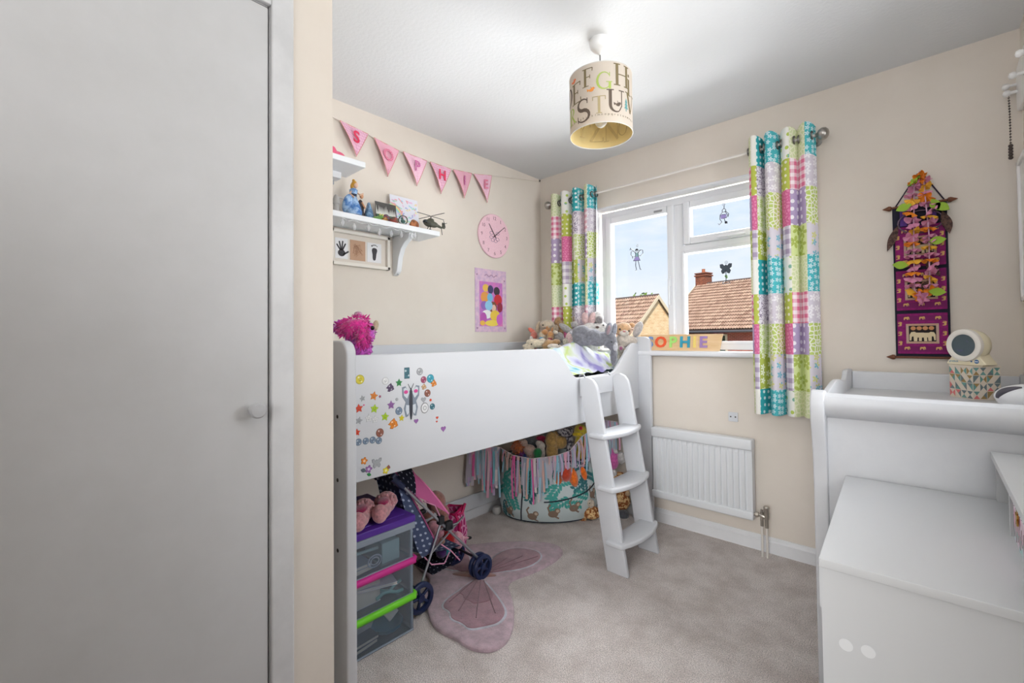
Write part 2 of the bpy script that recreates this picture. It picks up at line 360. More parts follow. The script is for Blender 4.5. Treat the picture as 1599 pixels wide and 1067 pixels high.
b = B(); frame(b, 1.075, 1.69, 1.115, 1.7, .018, .07, .11, .005); b.out('glazing_bead', upvc, win)
pane = glass('window_glass', (253, 254, 254))
for a, c in (((.575, .095, 1.155), (.99, .099, 1.966)), ((1.13, .095, 1.775), (1.66, .099, 1.966)), ((1.085, .095, 1.125), (1.68, .099, 1.69))):
    b = B(); b.box(a, c); b.out('pane', pane, win)
seal = mat('glazing_seal', (60, 62, 66), .6)
b = B(); frame(b, .574, .99, 1.155, 1.967, .004, .088, .095, 0); frame(b, 1.128, 1.66, 1.772, 1.967, .004, .088, .095, 0); frame(b, 1.084, 1.68, 1.123, 1.69, .004, .088, .095, 0); b.out('seal', seal, win)
b = B(); b.box((.998, .045, 1.48), (1.014, .06, 1.545), .004); b.box((.999, .03, 1.36), (1.013, .046, 1.53), .005); b.out('handle', upvc, win)
b = B(); b.box((1.295, .045, 1.738), (1.36, .06, 1.756), .004); b.box((1.31, .03, 1.74), (1.46, .045, 1.752), .004); b.out('handle', upvc, win)
b = B(); b.box((1.312, .044, 1.745), (1.322, .0455, 1.751)); b.out('screw', seal, win)
b = B(); b.box((.905, .055, 1.972), (.96, .06, 1.985), .001); b.out('vent_cap', mat('grey_plastic', (150, 150, 152), .5), win)
b = B(); b.box((WX0, .0, WZ1-.012), (WX1, .09, WZ1), .002); b.box((WX0, 0, WZ0), (WX0+.012, .09, WZ1), .002); b.box((WX1-.012, 0, WZ0), (WX1, .09, WZ1), .002); b.out('trim_3', upvc, **ST)
b = B(); b.box((.40, -.065, 1.044), (1.80, .08, 1.076), .012, seg=3); b.out('trim_2', upvc, smooth=40, **ST)
w2 = bpy.data.objects.new('window_2', None); COL.objects.link(w2); w2.location = (XR+.08, -1.08, SZ0); BASEL['window_2'] = V(w2.location); w2['kind'] = 'structure'
b = B()
for a, c in (((XR+.06, SY0, SZ0), (XR+.12, SY0+.05, SZ1)), ((XR+.06, SY1-.05, SZ0), (XR+.12, SY1, SZ1)), ((XR+.06, SY0, SZ0), (XR+.12, SY1, SZ0+.05)), ((XR+.06, SY0, SZ1-.05), (XR+.12, SY1, SZ1)), ((XR+.06, -1.11, SZ0), (XR+.12, -1.05, SZ1))): b.box(a, c, .006)
b.out('frame', upvc, w2); b = B(); b.box((XR+.088, SY0+.04, SZ0+.04), (XR+.092, SY1-.04, SZ1-.04)); b.out('pane', pane, w2)
# ------------------------------------------------------------------ outside: ground, two houses, a tree
b = B(); b.box((-60, .5, -2.9), (40, 90, -2.75)); b.out('ground', mat('street_paving', (150, 148, 140), .9, var=(.6, (120, 130, 100), .4, .6)), **ST)
brickm = {}
def brick_mat(name, c1, c2, mortar, sc):
    m, t, bs = base_mat(name, c1, .9, 0, .2)
    br = nn(t, 'ShaderNodeTexBrick'); br.inputs['Color1'].default_value = (*lin(c1), 1); br.inputs['Color2'].default_value = (*lin(c2), 1); br.inputs['Mortar'].default_value = (*lin(mortar), 1)
    br.inputs['Scale'].default_value = sc; br.inputs['Mortar Size'].default_value = .02; br.inputs['Row Height'].default_value = .34; br.inputs['Brick Width'].default_value = 1.0
    tc = nn(t, 'ShaderNodeTexCoord'); t.links.new(tc.outputs['UV'], br.inputs[0])
    n = nn(t, 'ShaderNodeTexNoise'); n.inputs['Scale'].default_value = 2.5; t.links.new(tc.outputs['UV'], n.inputs[0])
    mx = nn(t, 'ShaderNodeMixRGB', blend_type='OVERLAY'); mx.inputs[0].default_value = .35; t.links.new(br.outputs[0], mx.inputs[1]); t.links.new(n.outputs[0], mx.inputs[2]); t.links.new(mx.outputs[0], bs.inputs['Base Color'])
    return m
yb = brick_mat('yellow_brick', (236, 208, 164), (226, 188, 140), (236, 220, 190), 4.4)
rb = brick_mat('red_brick', (168, 84, 68), (146, 70, 60), (196, 170, 152), 4.4)
tilem = [mat('roof_tile_a', (184, 152, 130), .85), mat('roof_tile_b', (172, 140, 118), .85), mat('roof_tile_c', (194, 164, 140), .85), mat('roof_tile_d', (160, 126, 106), .85)]
bargem = mat('barge_board', (222, 205, 175), .7); darkm = mat('dark_ridge', (96, 80, 72), .85)
E1 = V((-.973, .23, 0)); NN = V((-.23, -.973, 0)); UP = V((0, 0, 1))
def quad_uv(b, p, su, sv, k=0):
    b.k = k; u = (V(p[1])-V(p[0])).length; v = (V(p[3])-V(p[0])).length
    b.add(p, [[0, 1, 2, 3]], [(0, 0), (u*su, 0), (u*su, v*sv), (0, v*sv)])
def house(name, label, ridge0, length, run, tanp, wallmat, eave_z, overhang, front_run):
    """ridge0: ridge end nearest the gable we see; the ridge runs along E1 for `length`; slopes fall to both sides"""
    root = thing(name, label, 'house', (ridge0.x, ridge0.y, -2.75))
    g0 = ridge0; g1 = ridge0+E1*length
    fe = lambda g, r: g+NN*r-UP*r*tanp
    be = lambda g, r: g-NN*r-UP*r*tanp
    # gable and front walls
    b = B(); zb = -2.75; ins = E1*.12
    def low(p): return V((p.x, p.y, zb))
    a0, t0, c0 = fe(g0+ins, front_run-.35), g0+ins-UP*.12, be(g0+ins, run-.35)
    a0.z -= .12; c0.z -= .12
    pts = [low(a0), low(c0), c0, t0, a0]; o = g0+ins
    b.add(pts, [[0, 1, 2, 3, 4]], [((p-o).dot(-NN), p.z) for p in pts])
    a1 = fe(g1-ins, front_run-.35); a1.z -= .12; pts = [low(a1), low(a0), a0, a1]
    b.add(pts, [[0, 1, 2, 3]], [((p-o).dot(-E1), p.z) for p in pts])
    c1 = be(g1-ins, run-.35); c1.z -= .12; t1 = g1-ins-UP*.12
    pts = [low(c1), low(a1), a1, t1, c1]; b.add(pts, [[0, 1, 2, 3, 4]], [((p-o).dot(NN), p.z) for p in pts])
    pts = [low(c0), low(c1), c1, c0]; b.add(pts, [[0, 1, 2, 3]], [((p-o).dot(E1), p.z) for p in pts])
    b.out('wall', wallmat, root)
    # roof decking
    b = B()
    for f, rn in ((fe, front_run), (be, run)):
        p = [g0, g1, f(g1, rn), f(g0, rn)]; b.add(p+[q-UP*.1 for q in p], [[0, 1, 2, 3], [7, 6, 5, 4], [0, 4, 5, 1], [1, 5, 6, 2], [2, 6, 7, 3], [3, 7, 4, 0]])
    b.out('roof', darkm, root)
    # interlocking tiles of the slope that faces the window, each a bent plate lapping the row below
    b = B(); sl = (NN-UP*tanp).normalized(); nrm = E1.cross(sl).normalized(); nrm = nrm if nrm.z > 0 else -nrm
    L = (fe(g0, front_run)-g0).length; RW = .30 if length < 9 else .345; rows = int(L/RW); cols = int(length/.165); rnd = random.Random(3)
    for i in range(rows):
        for j in range(cols):
            b.k = rnd.choices((0, 1, 2, 3), (8, 3, 4, 1))[0]
            c = g0+E1*(j*.165)+sl*(i*RW); e = []
            for k, (u, h) in enumerate(((0, .0), (.025, .05), (.075, .06), (.105, .0), (.165, .0))):
                for s_, hh in ((0, .012), (RW+.02, .085)): e.append(c+E1*u+sl*s_+nrm*(h+hh))
            n_ = len(e); lo = [e[2*k+1]-nrm*.10-sl*.09 for k in range(5)]
            b.add(e+lo, [[2*k, 2*k+1, 2*k+3, 2*k+2] for k in range(4)]+[[2*k+1, n_+k, n_+k+1, 2*k+3] for k in range(4)])
    b.out('roof_tiles', tilem, root, kind='stuff')
    b = B(); b.tube([g0+UP*.03, g1+UP*.03], .09, 10); b.out('ridge', darkm, root)
    for ge in (g0-E1*.04, g1):
        for f, rn in ((fe, front_run), (be, run)):
            b = B(); q0 = ge; q1 = f(ge, rn)
            b.add([q0+UP*.06, q1+UP*.06, q1-UP*.16, q0-UP*.16, q0+UP*.06+E1*.04, q1+UP*.06+E1*.04, q1-UP*.16+E1*.04, q0-UP*.16+E1*.04], [[0, 1, 2, 3], [7, 6, 5, 4], [0, 4, 5, 1], [1, 5, 6, 2], [2, 6, 7, 3]])
            b.out('barge_board', bargem, root)
    b = B(); b.tube([fe(g0, front_run+.05)-UP*.05, fe(g1, front_run+.05)-UP*.05], .07, 8); b.out('gutter', mat('gutter_plastic', (88, 88, 92), .5), root)
    return root, fe
house('gable_house', 'yellow brick house with a plain gable, behind the left window pane', V((-8.34, 20.16, 3.29)), 7.5, 4.0, .95, yb, 0, .2, 4.2)
rg = V((-7.12, 25.43, 1.46))-NN*4.42+UP*3.37
h2, fe2 = house('chimney_house', 'red brick house with a brown tiled roof and chimney, behind the right window panes', rg-E1*7.4, 11.66, 4.42, .7624, rb, 0, .2, 4.42)
b = B(); cb = rg+E1*3.82-NN*.2; mt = M.Translation(cb) @ M.Rotation(math.atan2(.23, -.973), 4, 'Z')
b.k = 0; b.box((-.42, -.37, -1.2), (.42, .37, .76), 0, mt); b.box((-.49, -.44, .60), (.49, .44, .70), .01, mt); b.box((-.47, -.42, .78), (.47, .42, .86), .01, mt)
b.out('chimney', mat('chimney_brick', (150, 88, 62), .9, var=(9, (112, 66, 50), .4, .6)), h2)
b = B(); b.lathe([(0, 0), (.13, 0), (.11, .25), (.13, .3), (.09, .3), (.09, .1)], cb+UP*.84, 14); b.out('chimney_pot', mat('terracotta', (176, 104, 70), .8), h2)
b = B(); mt2 = M.Translation(cb) @ M.Rotation(math.atan2(.23, -.973), 4, 'Z'); b.box((-.38, -.33, -.5), (.38, .33, -.25), 0, mt2); b.out('flashing', mat('lead_flashing', (150, 156, 168), .5), h2)
wf = lambda t, z, d: V((*(rg+E1*t+NN*(4.42-.35+d)).xy, z))
def wbox(b, t0, t1, z0, z1, d0, d1): b.prism([(t0, z0), (t1, z0), (t1, z1), (t0, z1)], wf, d0, d1)
b = B()
for t in (-.43, .25, .98, 1.72): wbox(b, t, t+.11, .0, 1.22, -.02, .06)
for z in (.0, 1.12): wbox(b, -.43, 1.83, z, z+.10, -.02, .06)
hw = b.out('window', bargem, h2)
for t in (-.32, .36, 1.09):
    b = B(); wbox(b, t, t+.63, .1, 1.12, 0, .02); b.out('pane', mat('dark_glass', (58, 72, 58), .08), hw)
b = B(); wbox(b, -7.3, 4.1, 1.30, 1.36, .0, .30); b.out('soffit', mat('soffit_paint', (215, 215, 220), .6), h2)
# tree tip behind the gable house
tr = thing('tree', 'green treetop showing over the ridge of the gable house', 'tree', (-16.2, 34.6, -2.75))
b = B(); rnd = random.Random(5)
for i in range(420):
    u = V((rnd.gauss(0, 1), rnd.gauss(0, 1), rnd.gauss(0, 1))).normalized()*rnd.random()**.4; c = V((-16.4, 34.6, 3.2))+V((u.x*2.0, u.y*2.0, u.z*1.9)); a = V((rnd.gauss(0, 1), rnd.gauss(0, 1), rnd.gauss(0, 1))).normalized(); q = a.orthogonal().normalized()
    b.add([c-a*.22, c+q*.12, c+a*.22, c-q*.12], [[0, 1, 2, 3]])
b.out('foliage', mat('leaf_green', (118, 150, 62), .7), tr, kind='stuff')
b = B(); b.tube([(-16.4, 34.6, -2.75), (-16.3, 34.6, 0), (-16.4, 34.6, 2.6)], [.25, .2, .08], 8); b.out('trunk', mat('bark', (96, 78, 60), .9), tr)
# ------------------------------------------------------------------ cabin bed
bedm = mat('bed_paint', (208, 209, 212), .42, var=(2.5, (201, 203, 207), .3, .65), bump=(30, .05, .002), stretch=(1, .15, 1))
bed = thing('cabin_bed', 'white painted raised cabin bed with stickers on its side, along the left wall', 'bed', (.47, -1.05, 0))
XZ = lambda u, v, d: (u, d, v)
def arch(x0, x1, h, r, n=6):
    return [(x0, 0), (x1, 0)]+[(x1-r+r*math.cos(PI/2*i/n), h-r+r*math.sin(PI/2*i/n)) for i in range(n+1)]+[(x0+r-r*math.sin(PI/2*i/n), h-r+r*math.cos(PI/2*i/n)) for i in range(n+1)]
def bevel_out(b, name, m, parent, off, **k):
    bm = bmesh.new(); vs = [bm.verts.new(p) for p in b.v]
    for f in b.f:
        try: bm.faces.new([vs[i] for i in f])
        except ValueError: pass
    bm.normal_update(); ed = [e for e in bm.edges if len(e.link_faces) == 2 and e.calc_face_angle(0) > R(50)]
    bmesh.ops.bevel(bm, geom=ed, offset=off, segments=3, profile=.5, affect='EDGES', clamp_overlap=True)
    r = B(); r.bm(bm); return r.out(name, m, parent, smooth=35, **k)
for y0, y1 in ((-2.071, -2.038), (-.061, -.030)):
    for x0, x1 in ((.78, .92), (.02, .14)):
        b = B(); b.prism(arch(x0, x1, 1.165, .045), XZ, y0, y1); post = bevel_out(b, 'post', bedm, bed, .006)
        if y0 < -2 and x0 > .5:
            for z in (.93, .735, .52):
                b = B(); b.cyl((.862, y0+.0005, z), (.862, y0-.001, z), .006, seg=12); b.out('bolt_hole', mat('bolt_dark', (45, 40, 38), .6), post)
PX = .84
pan = [(-2.038, .703), (-.061, .708), (-.061, 1.124), (-.10, 1.126), (-.135, 1.124), (-.166, 1.110), (-.20, 1.085), (-.296, 1.010), (-.34, .972), (-.375, .958), (-.41, .955), (-.70, .951), (-.75, .953), (-.782, .968), (-.838, 1.028), (-.90, 1.083), (-.935, 1.102), (-.975, 1.111), (-2.038, 1.117)]
b = B(); b.prism(pan, LW, PX-.02, PX); side = bevel_out(b, 'side_panel', bedm, bed, .004)
b = B(); b.box((.03, -2.038, .72), (.05, -.061, 1.135), .004); b.out('rear_panel', bedm, bed)
b = B(); b.box((.022, -2.038, .072), (.042, -.061, .162), .004); b.out('lower_rail', bedm, bed)
b = B(); b.box((.14, -2.062, .70), (.78, -2.044, 1.10), .004); b.out('end_board', bedm, bed)
b = B(); b.box((.14, -.056, .70), (.78, -.038, 1.02), .004); b.out('end_board', bedm, bed)
for k in range(11):
    b = B(); y = -1.95+k*.18; b.box((.05, y, .745), (.82, y+.07, .762), .002); b.out('slat', mat('pine', (214, 178, 130), .6), bed)
b = B(); b.box((.05, -2.038, .71), (.075, -.061, .745)); b.box((.795, -2.038, .71), (.82, -.061, .745)); b.out('slat_bearer', mat('pine', (214, 178, 130), .6), bed)
b = B(); b.lathe([(0, 0), (.02, .002), (.03, .018), (.03, .035), (.022, .05), (0, .052)], (.085, -.60, 0), 16); b.out('foot', mat('grey_white_plastic', (205, 203, 200), .5), bed, smooth=40)
# small dents in the panel edge
STK = dict(yellow=(214, 198, 40), white=(222, 222, 222), purple_dark=(84, 64, 96), green=(48, 138, 72), teal_dark=(62, 112, 124), grey=(165, 167, 170), maroon=(158, 74, 104), cyan=(62, 158, 178), orange=(222, 132, 44), tan=(196, 158, 116), brown=(146, 92, 76), red=(212, 70, 40), lime=(170, 204, 40), violet=(148, 98, 160), blue_grey=(118, 136, 156), pink=(214, 110, 150), slate=(92, 100, 112))
SL = [('round',-1.984,1.037,.0134,'yellow'),('round',-1.89,1.025,.0108,'white'),('blob',-1.871,1.0,.0109,'purple_dark'),('star',-1.836,1.014,.0119,'green'),('rect',-1.803,1.046,.0168,'teal_dark'),('round',-1.748,1.048,.0115,'grey'),('round',-1.731,1.017,.0107,'maroon'),('round',-1.7,1.019,.0136,'cyan'),('blob',-1.685,1.0,.0099,'orange'),('blob',-1.73,.991,.0083,'tan'),('round',-1.714,.966,.0117,'brown'),('heart',-1.732,.944,.0093,'grey'),('round',-1.7,.939,.0042,'red'),('ring',-1.727,.913,.0167,'white'),('round',-1.692,.914,.0099,'teal_dark'),('star',-1.934,.978,.0131,'orange'),('star',-1.975,.974,.0087,'grey'),('star',-1.911,.974,.0047,'maroon'),('star',-1.988,.943,.0127,'red'),('round',-1.97,.952,.0025,'pink'),('star',-1.932,.935,.0131,'lime'),('round',-1.845,.957,.0044,'grey'),('star',-1.868,.94,.0131,'violet'),('round',-1.837,.916,.0119,'blue_grey'),('star',-1.892,.903,.0129,'lime'),('star',-1.826,.889,.0102,'yellow'),('star',-1.988,.903,.0107,'grey'),('star',-1.953,.906,.0117,'white'),('star',-1.93,.899,.011,'white'),('blob',-1.86,.874,.0135,'orange'),('star',-1.995,.866,.0106,'red'),('round',-1.912,.852,.0123,'brown'),('round',-1.99,.834,.0098,'blue_grey'),('round',-1.964,.833,.0095,'blue_grey'),('round',-1.939,.832,.0097,'blue_grey'),('round',-1.916,.826,.0098,'blue_grey'),('heart',-1.67,.869,.0052,'red'),('heart',-1.672,.855,.0038,'red'),('heart',-1.641,.823,.0101,'violet'),('heart',-1.765,.87,.0082,'violet'),('flower',-1.97,.769,.0107,'orange'),('butterfly',-1.924,.751,.0152,'grey'),('flower',-1.954,.739,.0112,'violet'),('leaf',-1.952,.724,.0075,'green'),('leaf',-1.972,.743,.0091,'slate'),('flower',-1.89,.72,.0107,'yellow'),('blob',-1.88,.729,.0056,'brown')]
rs = random.Random(11)
def sticker(kind, y, z, r, col):
    r *= 1.18
    sh = {'round': circ(r), 'ring': circ(r*.85, 24, ry=r), 'star': star(r*1.05, .52, rot=90+rs.uniform(-15, 15)), 'heart': heart(r), 'rect': [(-r*.55, -r), (r*.55, -r), (r*.55, r), (-r*.55, r)], 'blob': [(x*(1+.35*math.sin(3*i)), yy*(1+.3*math.cos(2*i))) for i, (x, yy) in enumerate(circ(r, 14))], 'flower': petal(r), 'leaf': leafp(r*2, r*.6, -.4, (-r, 0)), 'butterfly': bfly(r)}[kind]
    names = dict(round='round_sticker', ring='round_sticker', star='star_sticker', heart='heart_sticker', rect='square_sticker', blob='animal_sticker', flower='flower_sticker', leaf='leaf_sticker', butterfly='butterfly_sticker')
    b = B(); c = STK[col]; dk = tuple(int(v*.55) for v in c); lt = tuple(min(255, int(v*.4+150)) for v in c)
    f = lambda k: [(y+p*k, z+q*k) for p, q in sh]
    ms = [plain(tuple(int(v*.8) for v in c), .35), plain(c, .35), plain(dk if col not in ('slate',) else (40, 40, 44), .35), plain(lt, .35)]
    b.k = 0; b.prism(f(1), LW, PX, PX+.0008); b.k = 1; b.prism(f(.88), LW, PX+.0008, PX+.0011)
    if kind == 'ring': b.k = 2; b.prism(f(1), LW, PX, PX+.0012); b.k = 1; b.prism(f(.86), LW, PX+.0012, PX+.0014); b.k = 2; b.prism(circ(r*.4, 14, (y, z)), LW, PX+.0014, PX+.0016); b.k = 1; b.prism(circ(r*.3, 14, (y, z)), LW, PX+.0016, PX+.0018)
    elif kind in ('round', 'star', 'blob', 'rect') and r > .008:      # a little face or motif
        b.k = 2
        for q in (-.22, .22): b.prism(circ(r*.09, 8, (y+q*r, z+.15*r)), LW, PX+.0011, PX+.0014)
        b.ribbon([(y-.28*r, z-.12*r), (y, z-.3*r), (y+.28*r, z-.12*r)], r*.1, LW, PX+.0011, PX+.0014)
        if kind in ('round', 'rect', 'blob'): b.k = 3; b.prism(circ(r*.22, 10, (y-.3*r, z+.42*r)), LW, PX+.0011, PX+.0013); b.prism(circ(r*.18, 10, (y+.34*r, z-.45*r)), LW, PX+.0011, PX+.0013)
    elif kind == 'flower': b.k = 3; b.prism(circ(r*.35, 12, (y, z)), LW, PX+.0011, PX+.0014)
    b.out(names[kind], ms, side)
for a in SL: sticker(*a)
# plain large stand-in sticker: pale wings, dark body, two pink spots
b = B(); cy, cz, r = -1.787, .945, .060
b.k = 0; b.prism([(cy+p*.62, cz-.005+q*1.05) for p, q in bfly(r)], LW, PX, PX+.0008)
b.k = 1
for s_ in (-1, 1): b.prism([(cy+s_*p, cz+q) for p, q in [(.006, .03), (.022, .05), (.031, .046), (.029, .022), (.016, .01)]][::s_], LW, PX+.0008, PX+.0011); b.prism([(cy+s_*p, cz+q) for p, q in [(.005, -.015), (.02, -.012), (.022, -.03), (.016, -.048), (.008, -.04)]][::-s_], LW, PX+.0008, PX+.0011)
b.k = 2; b.prism([(cy+p*.0075, cz-.01+q*.058) for p, q in circ(1, 16)], LW, PX+.0011, PX+.0014)
b.ribbon([(cy-.003, cz+.045), (cy-.012, cz+.062)], .0022, LW, PX+.0008, PX+.0012); b.ribbon([(cy+.003, cz+.045), (cy+.012, cz+.062)], .0022, LW, PX+.0008, PX+.0012)
b.k = 3
for s_ in (-1, 1): b.prism([(cy+s_*.021+p*.0085, cz+.034+q*.0065) for p, q in circ(1, 14)], LW, PX+.0011, PX+.0015)
b.out('butterfly_sticker', [plain((128, 138, 150), .35), plain((206, 212, 218), .35), plain((58, 60, 68), .35), plain((214, 74, 146), .35)], side)
# ladder
lad = thing('bed_ladder', 'white wooden ladder with three bowed treads leaning on the cabin bed', 'ladder', (1.06, -.57, 0))
for y0 in (-.75, -.42):
    b = B(); b.prism([(1.005, 0), (1.120, 0), (.966, .888), (.955, .92), (.935, .945), (.905, .957), (.880, .953), (.862, .940), (.857, .922)], XZ, y0, y0+.022); bevel_out(b, 'stile', bedm, lad, .004)
for z in (.650, .395, .135):
    xf = 1.120-z*.1734; n = 12; pts = []
    for i in range(n+1):
        t = i/n; y = -.775+t*.40; pts.append((xf+.004+.042*math.sin(PI*t)**.8, y))
    b = B(); b.prism([(xf-.085, -.375), (xf-.085, -.775)]+pts, FL, z, z+.026); bevel_out(b, 'tread', bedm, lad, .009)
b = B(); b.box((.842, -.729, .852), (.862, -.419, .948), .003); b.out('top_rail', bedm, lad)
for y in (-.70, -.45):
    b = B(); b.tube([(.862, y, .945), (.85, y, .965), (.825, y, .962), (.814, y, .94), (.814, y, .90)], .004, 6); b.out('hook', mat('steel', (170, 172, 176), .3, 1), lad, smooth=60)
# ------------------------------------------------------------------ bedding
mt_ = thing('mattress', 'white mattress lying in the cabin bed', 'mattress', (.43, -1.05, .763))
b = B(); b.box((.065, -2.03, .763), (.812, -.07, .925), .03, seg=4); b.out('cover', mat('mattress_cloth', (232, 231, 228), .9), mt_, smooth=50)
b = B()
for z in (.785, .905): b.tube([(.068, -2.0, z), (.068, -.1, z)], .004, 6); b.tube([(.811, -2.0, z), (.811, -.1, z)], .004, 6)
b.out('piping', mat('mattress_cloth', (232, 231, 228), .9), mt_)
def wcol(name):
    m, t, bs = base_mat(name, (235, 236, 240), .9, 0, .1)
    tc = nn(t, 'ShaderNodeTexCoord'); n = nn(t, 'ShaderNodeTexNoise'); n.inputs['Scale'].default_value = 5.0; n.inputs['Detail'].default_value = 3; n.inputs['Distortion'].default_value = .6
    t.links.new(tc.outputs['Object'], n.inputs[0]); r = nn(t, 'ShaderNodeValToRGB'); t.links.new(n.outputs[0], r.inputs[0]); el = r.color_ramp.elements
    el[0].position = .0; el[0].color = (*lin((96, 186, 200)), 1); el[1].position = 1; el[1].color = (*lin((150, 140, 200)), 1)
    for p, c in ((.38, (86, 168, 184)), (.44, (176, 202, 212)), (.48, (206, 209, 216)), (.52, (184, 200, 124)), (.56, (206, 208, 216)), (.61, (194, 194, 214)), (.67, (146, 138, 190))):
        x = el.new(p); x.color = (*lin(c), 1)
    t.links.new(r.outputs[0], bs.inputs['Base Color']); return m
duv = wcol('duvet_print')
b = B(); nx, ny = 44, 110; vs = []; top = []
def hz(x, y):
    s = max(0, min(1, (.80-x)/.22)); s = s*s*(3-2*s); z = .945+.095*s
    z += .090*math.exp(-((x-.65)/.12)**2-((y+.44)/.26)**2)+.02*s*NZ.noise((x*5, y*5, 0))
    f = NZ.noise((x*7+y*3, y*2, 4)); z += .030*(1-abs(f)*2.2)*(.35+.65*s)*.8
    z += .016*(1-abs(NZ.noise((x*14-y*6, y*9+x*3, 1)))*2.5)*.6
    e = min((y+2.02)/.05, (-.075-y)/.06, 1); return .93+(z-.93)*max(0, e)
for j in range(ny+1):
    for i in range(nx+1):
        x = .062+.745*i/nx; y = -2.02+1.945*j/ny; vs.append((x, y, max(.928, hz(x, y))))
n0 = len(vs); fs = [[j*(nx+1)+i, j*(nx+1)+i+1, (j+1)*(nx+1)+i+1, (j+1)*(nx+1)+i] for j in range(ny) for i in range(nx)]
b.add(vs, fs); b.out('duvet', duv, loc=(.43, -1.05, .93), smooth=80, **TG('crumpled white duvet with teal, lime and lilac watercolour print on the cabin bed', 'duvet'))
# ------------------------------------------------------------------ soft toys
TOY = {}
TOY['grey']={'body':[(.6292,-.4316,1.1859,.0373,.0408,.0443,0),(.6499,-.4127,1.1949,.0512,.0477,.0443,0),(.6502,-.4386,1.1579,.0462,.0416,.037,0),(.6925,-.3862,1.1688,.0696,.0592,.0487,-8.0),(.718,-.3758,1.1523,.0555,.0462,.037,0),(.6848,-.4334,1.1393,.0597,.0285,.0285,0),(.742,-.3803,1.1348,.0551,.0275,.0275,0),(.7467,-.3357,1.1564,.0418,.0418,.0418,0),(.7823,-.316,1.1467,.0439,.0462,.0486,0),(.7989,-.3137,1.1236,.0332,.0373,.0415,0),(.8103,-.3161,1.1007,.0239,.0239,.0239,0)],'ear':[(.7908,-.3372,1.2112,.0211,.0211,.0422,14.0),(.8006,-.2872,1.209,.0158,.0158,.0427,8.0)],'inner':[(.8005,-.3554,1.2073,.0118,.0118,.0301,14.0)],'patch':[(.8284,-.3268,1.1057,.0155,.0155,.0273,0)],'eye':[(.8253,-.3646,1.1359,.005,.0052,.0054,0)],'tail':[(.6038,-.4554,1.1956,.014,.013,.0121,0)]}
TOY['lion']={'body':[(.7753,-.1316,1.1446,.0462,.0474,.0486,0),(.7619,-.1428,1.101,.0219,.0255,.0292,0),(.8091,-.1002,1.1392,.0437,.0365,.0292,0)],'head':[(.7818,-.1411,1.2125,.0509,.0484,.046,0)],'muzzle':[(.7998,-.1648,1.1904,.0312,.0264,.0216,0),(.8002,-.1649,1.212,.0134,.0163,.0192,0)],'eye':[(.7852,-.1925,1.2121,.0062,.0062,.0062,0),(.826,-.1544,1.202,.0062,.0062,.0062,0)],'nose':[(.8124,-.1874,1.1983,.0105,.0057,.0057,0)],'foot':[(.776,-.1703,1.0897,.0241,.0228,.0216,0)],'pad':[(.7875,-.187,1.0927,.0105,.011,.0115,0)],'arm':[(.8351,-.0509,1.2119,.0269,.0269,.0538,25.0)],'ear':[(.8118,-.0869,1.239,.0195,.019,.0185,0)]}
TOY['pinkears']={'body':[(.6077,-.1255,1.2261,.0456,.043,.0405,0),(.5555,-.1736,1.2167,.0608,.0532,.0456,0)],'ear':[(.5255,-.1898,1.2909,.0229,.0229,.0406,-5.0),(.5608,-.157,1.2879,.0264,.0264,.0457,20.0)],'outer':[(.5836,-.1225,1.298,.0367,.0387,.0408,-20.0)],'inner':[(.6121,-.1501,1.2786,.0226,.0251,.0277,-25.0)],'nose':[(.6251,-.1981,1.2291,.0119,.0104,.0089,0)],'eye':[(.6457,-.1589,1.2424,.005,.005,.005,0)]}
TOY['beige']={'body':[(.2578,-.2444,1.201,.0585,.0505,.0425,0)],'head':[(.2572,-.2598,1.2487,.053,.0464,.0397,0)],'ear':[(.1975,-.2875,1.2338,.0171,.0171,.048,15.0),(.2873,-.2041,1.2272,.024,.0253,.0267,0)],'eye':[(.261,-.3108,1.2506,.0058,.0058,.0058,0),(.2841,-.2895,1.2502,.0058,.0058,.0058,0)],'nose':[(.2816,-.3118,1.2344,.0073,.006,.0047,0)]}
TOY['brown']={'body':[(.2891,-.1484,1.2437,.0335,.037,.0405,0)],'ear':[(.2699,-.1535,1.2794,.0244,.0298,.0352,25.0)]}
TOY['peek']={'body':[(.3847,-.0882,1.2823,.0268,.0255,.0242,0)],'ear':[(.3694,-.0892,1.299,.0118,.0127,.0135,0)]}
TOY['coral']={'body':[(.2274,-.3672,1.178,.026,.0286,.0312,0)],'ear':[(.211,-.3697,1.212,.0156,.0156,.0313,-50.0)],'patch':[(.2263,-.3951,1.1626,.0124,.0129,.0134,0)]}
TOY['tan1']={'body':[(.3207,-.3901,1.1822,.0253,.0266,.0278,0)],'head':[(.3384,-.3877,1.1997,.0242,.0227,.0212,0)],'ear':[(.3357,-.3636,1.2226,.0081,.0081,.0203,20.0),(.343,-.3566,1.2148,.0071,.0071,.0193,30.0)],'scarf':[(.3272,-.4106,1.1571,.0161,.0141,.0121,0)]}
TOY['tan2']={'body':[(.3718,-.3697,1.174,.0262,.0269,.0277,0)],'head':[(.3783,-.3777,1.1865,.0231,.0221,.0211,0)],'ear':[(.3739,-.3553,1.2143,.0081,.0081,.0202,15.0)],'scarf':[(.3819,-.3871,1.154,.017,.014,.011,0)],'paw':[(.4085,-.3637,1.1986,.017,.015,.013,20.0)]}
TOY['longlimb']={'body':[(.4403,-.2803,1.2184,.0658,.0228,.0228,38.0),(.3984,-.3177,1.1709,.038,.0342,.0304,0),(.4782,-.2461,1.2508,.0253,.0228,.0203,0),(.4128,-.3038,1.1479,.0304,.0253,.0203,0)]}
TOY['pinkbear']={'body':[(.5447,-.3728,1.1579,.041,.0434,.0459,0),(.5389,-.3775,1.1339,.0386,.0314,.0241,0)],'paw':[(.5278,-.4152,1.1393,.0182,.0182,.0182,0)]}
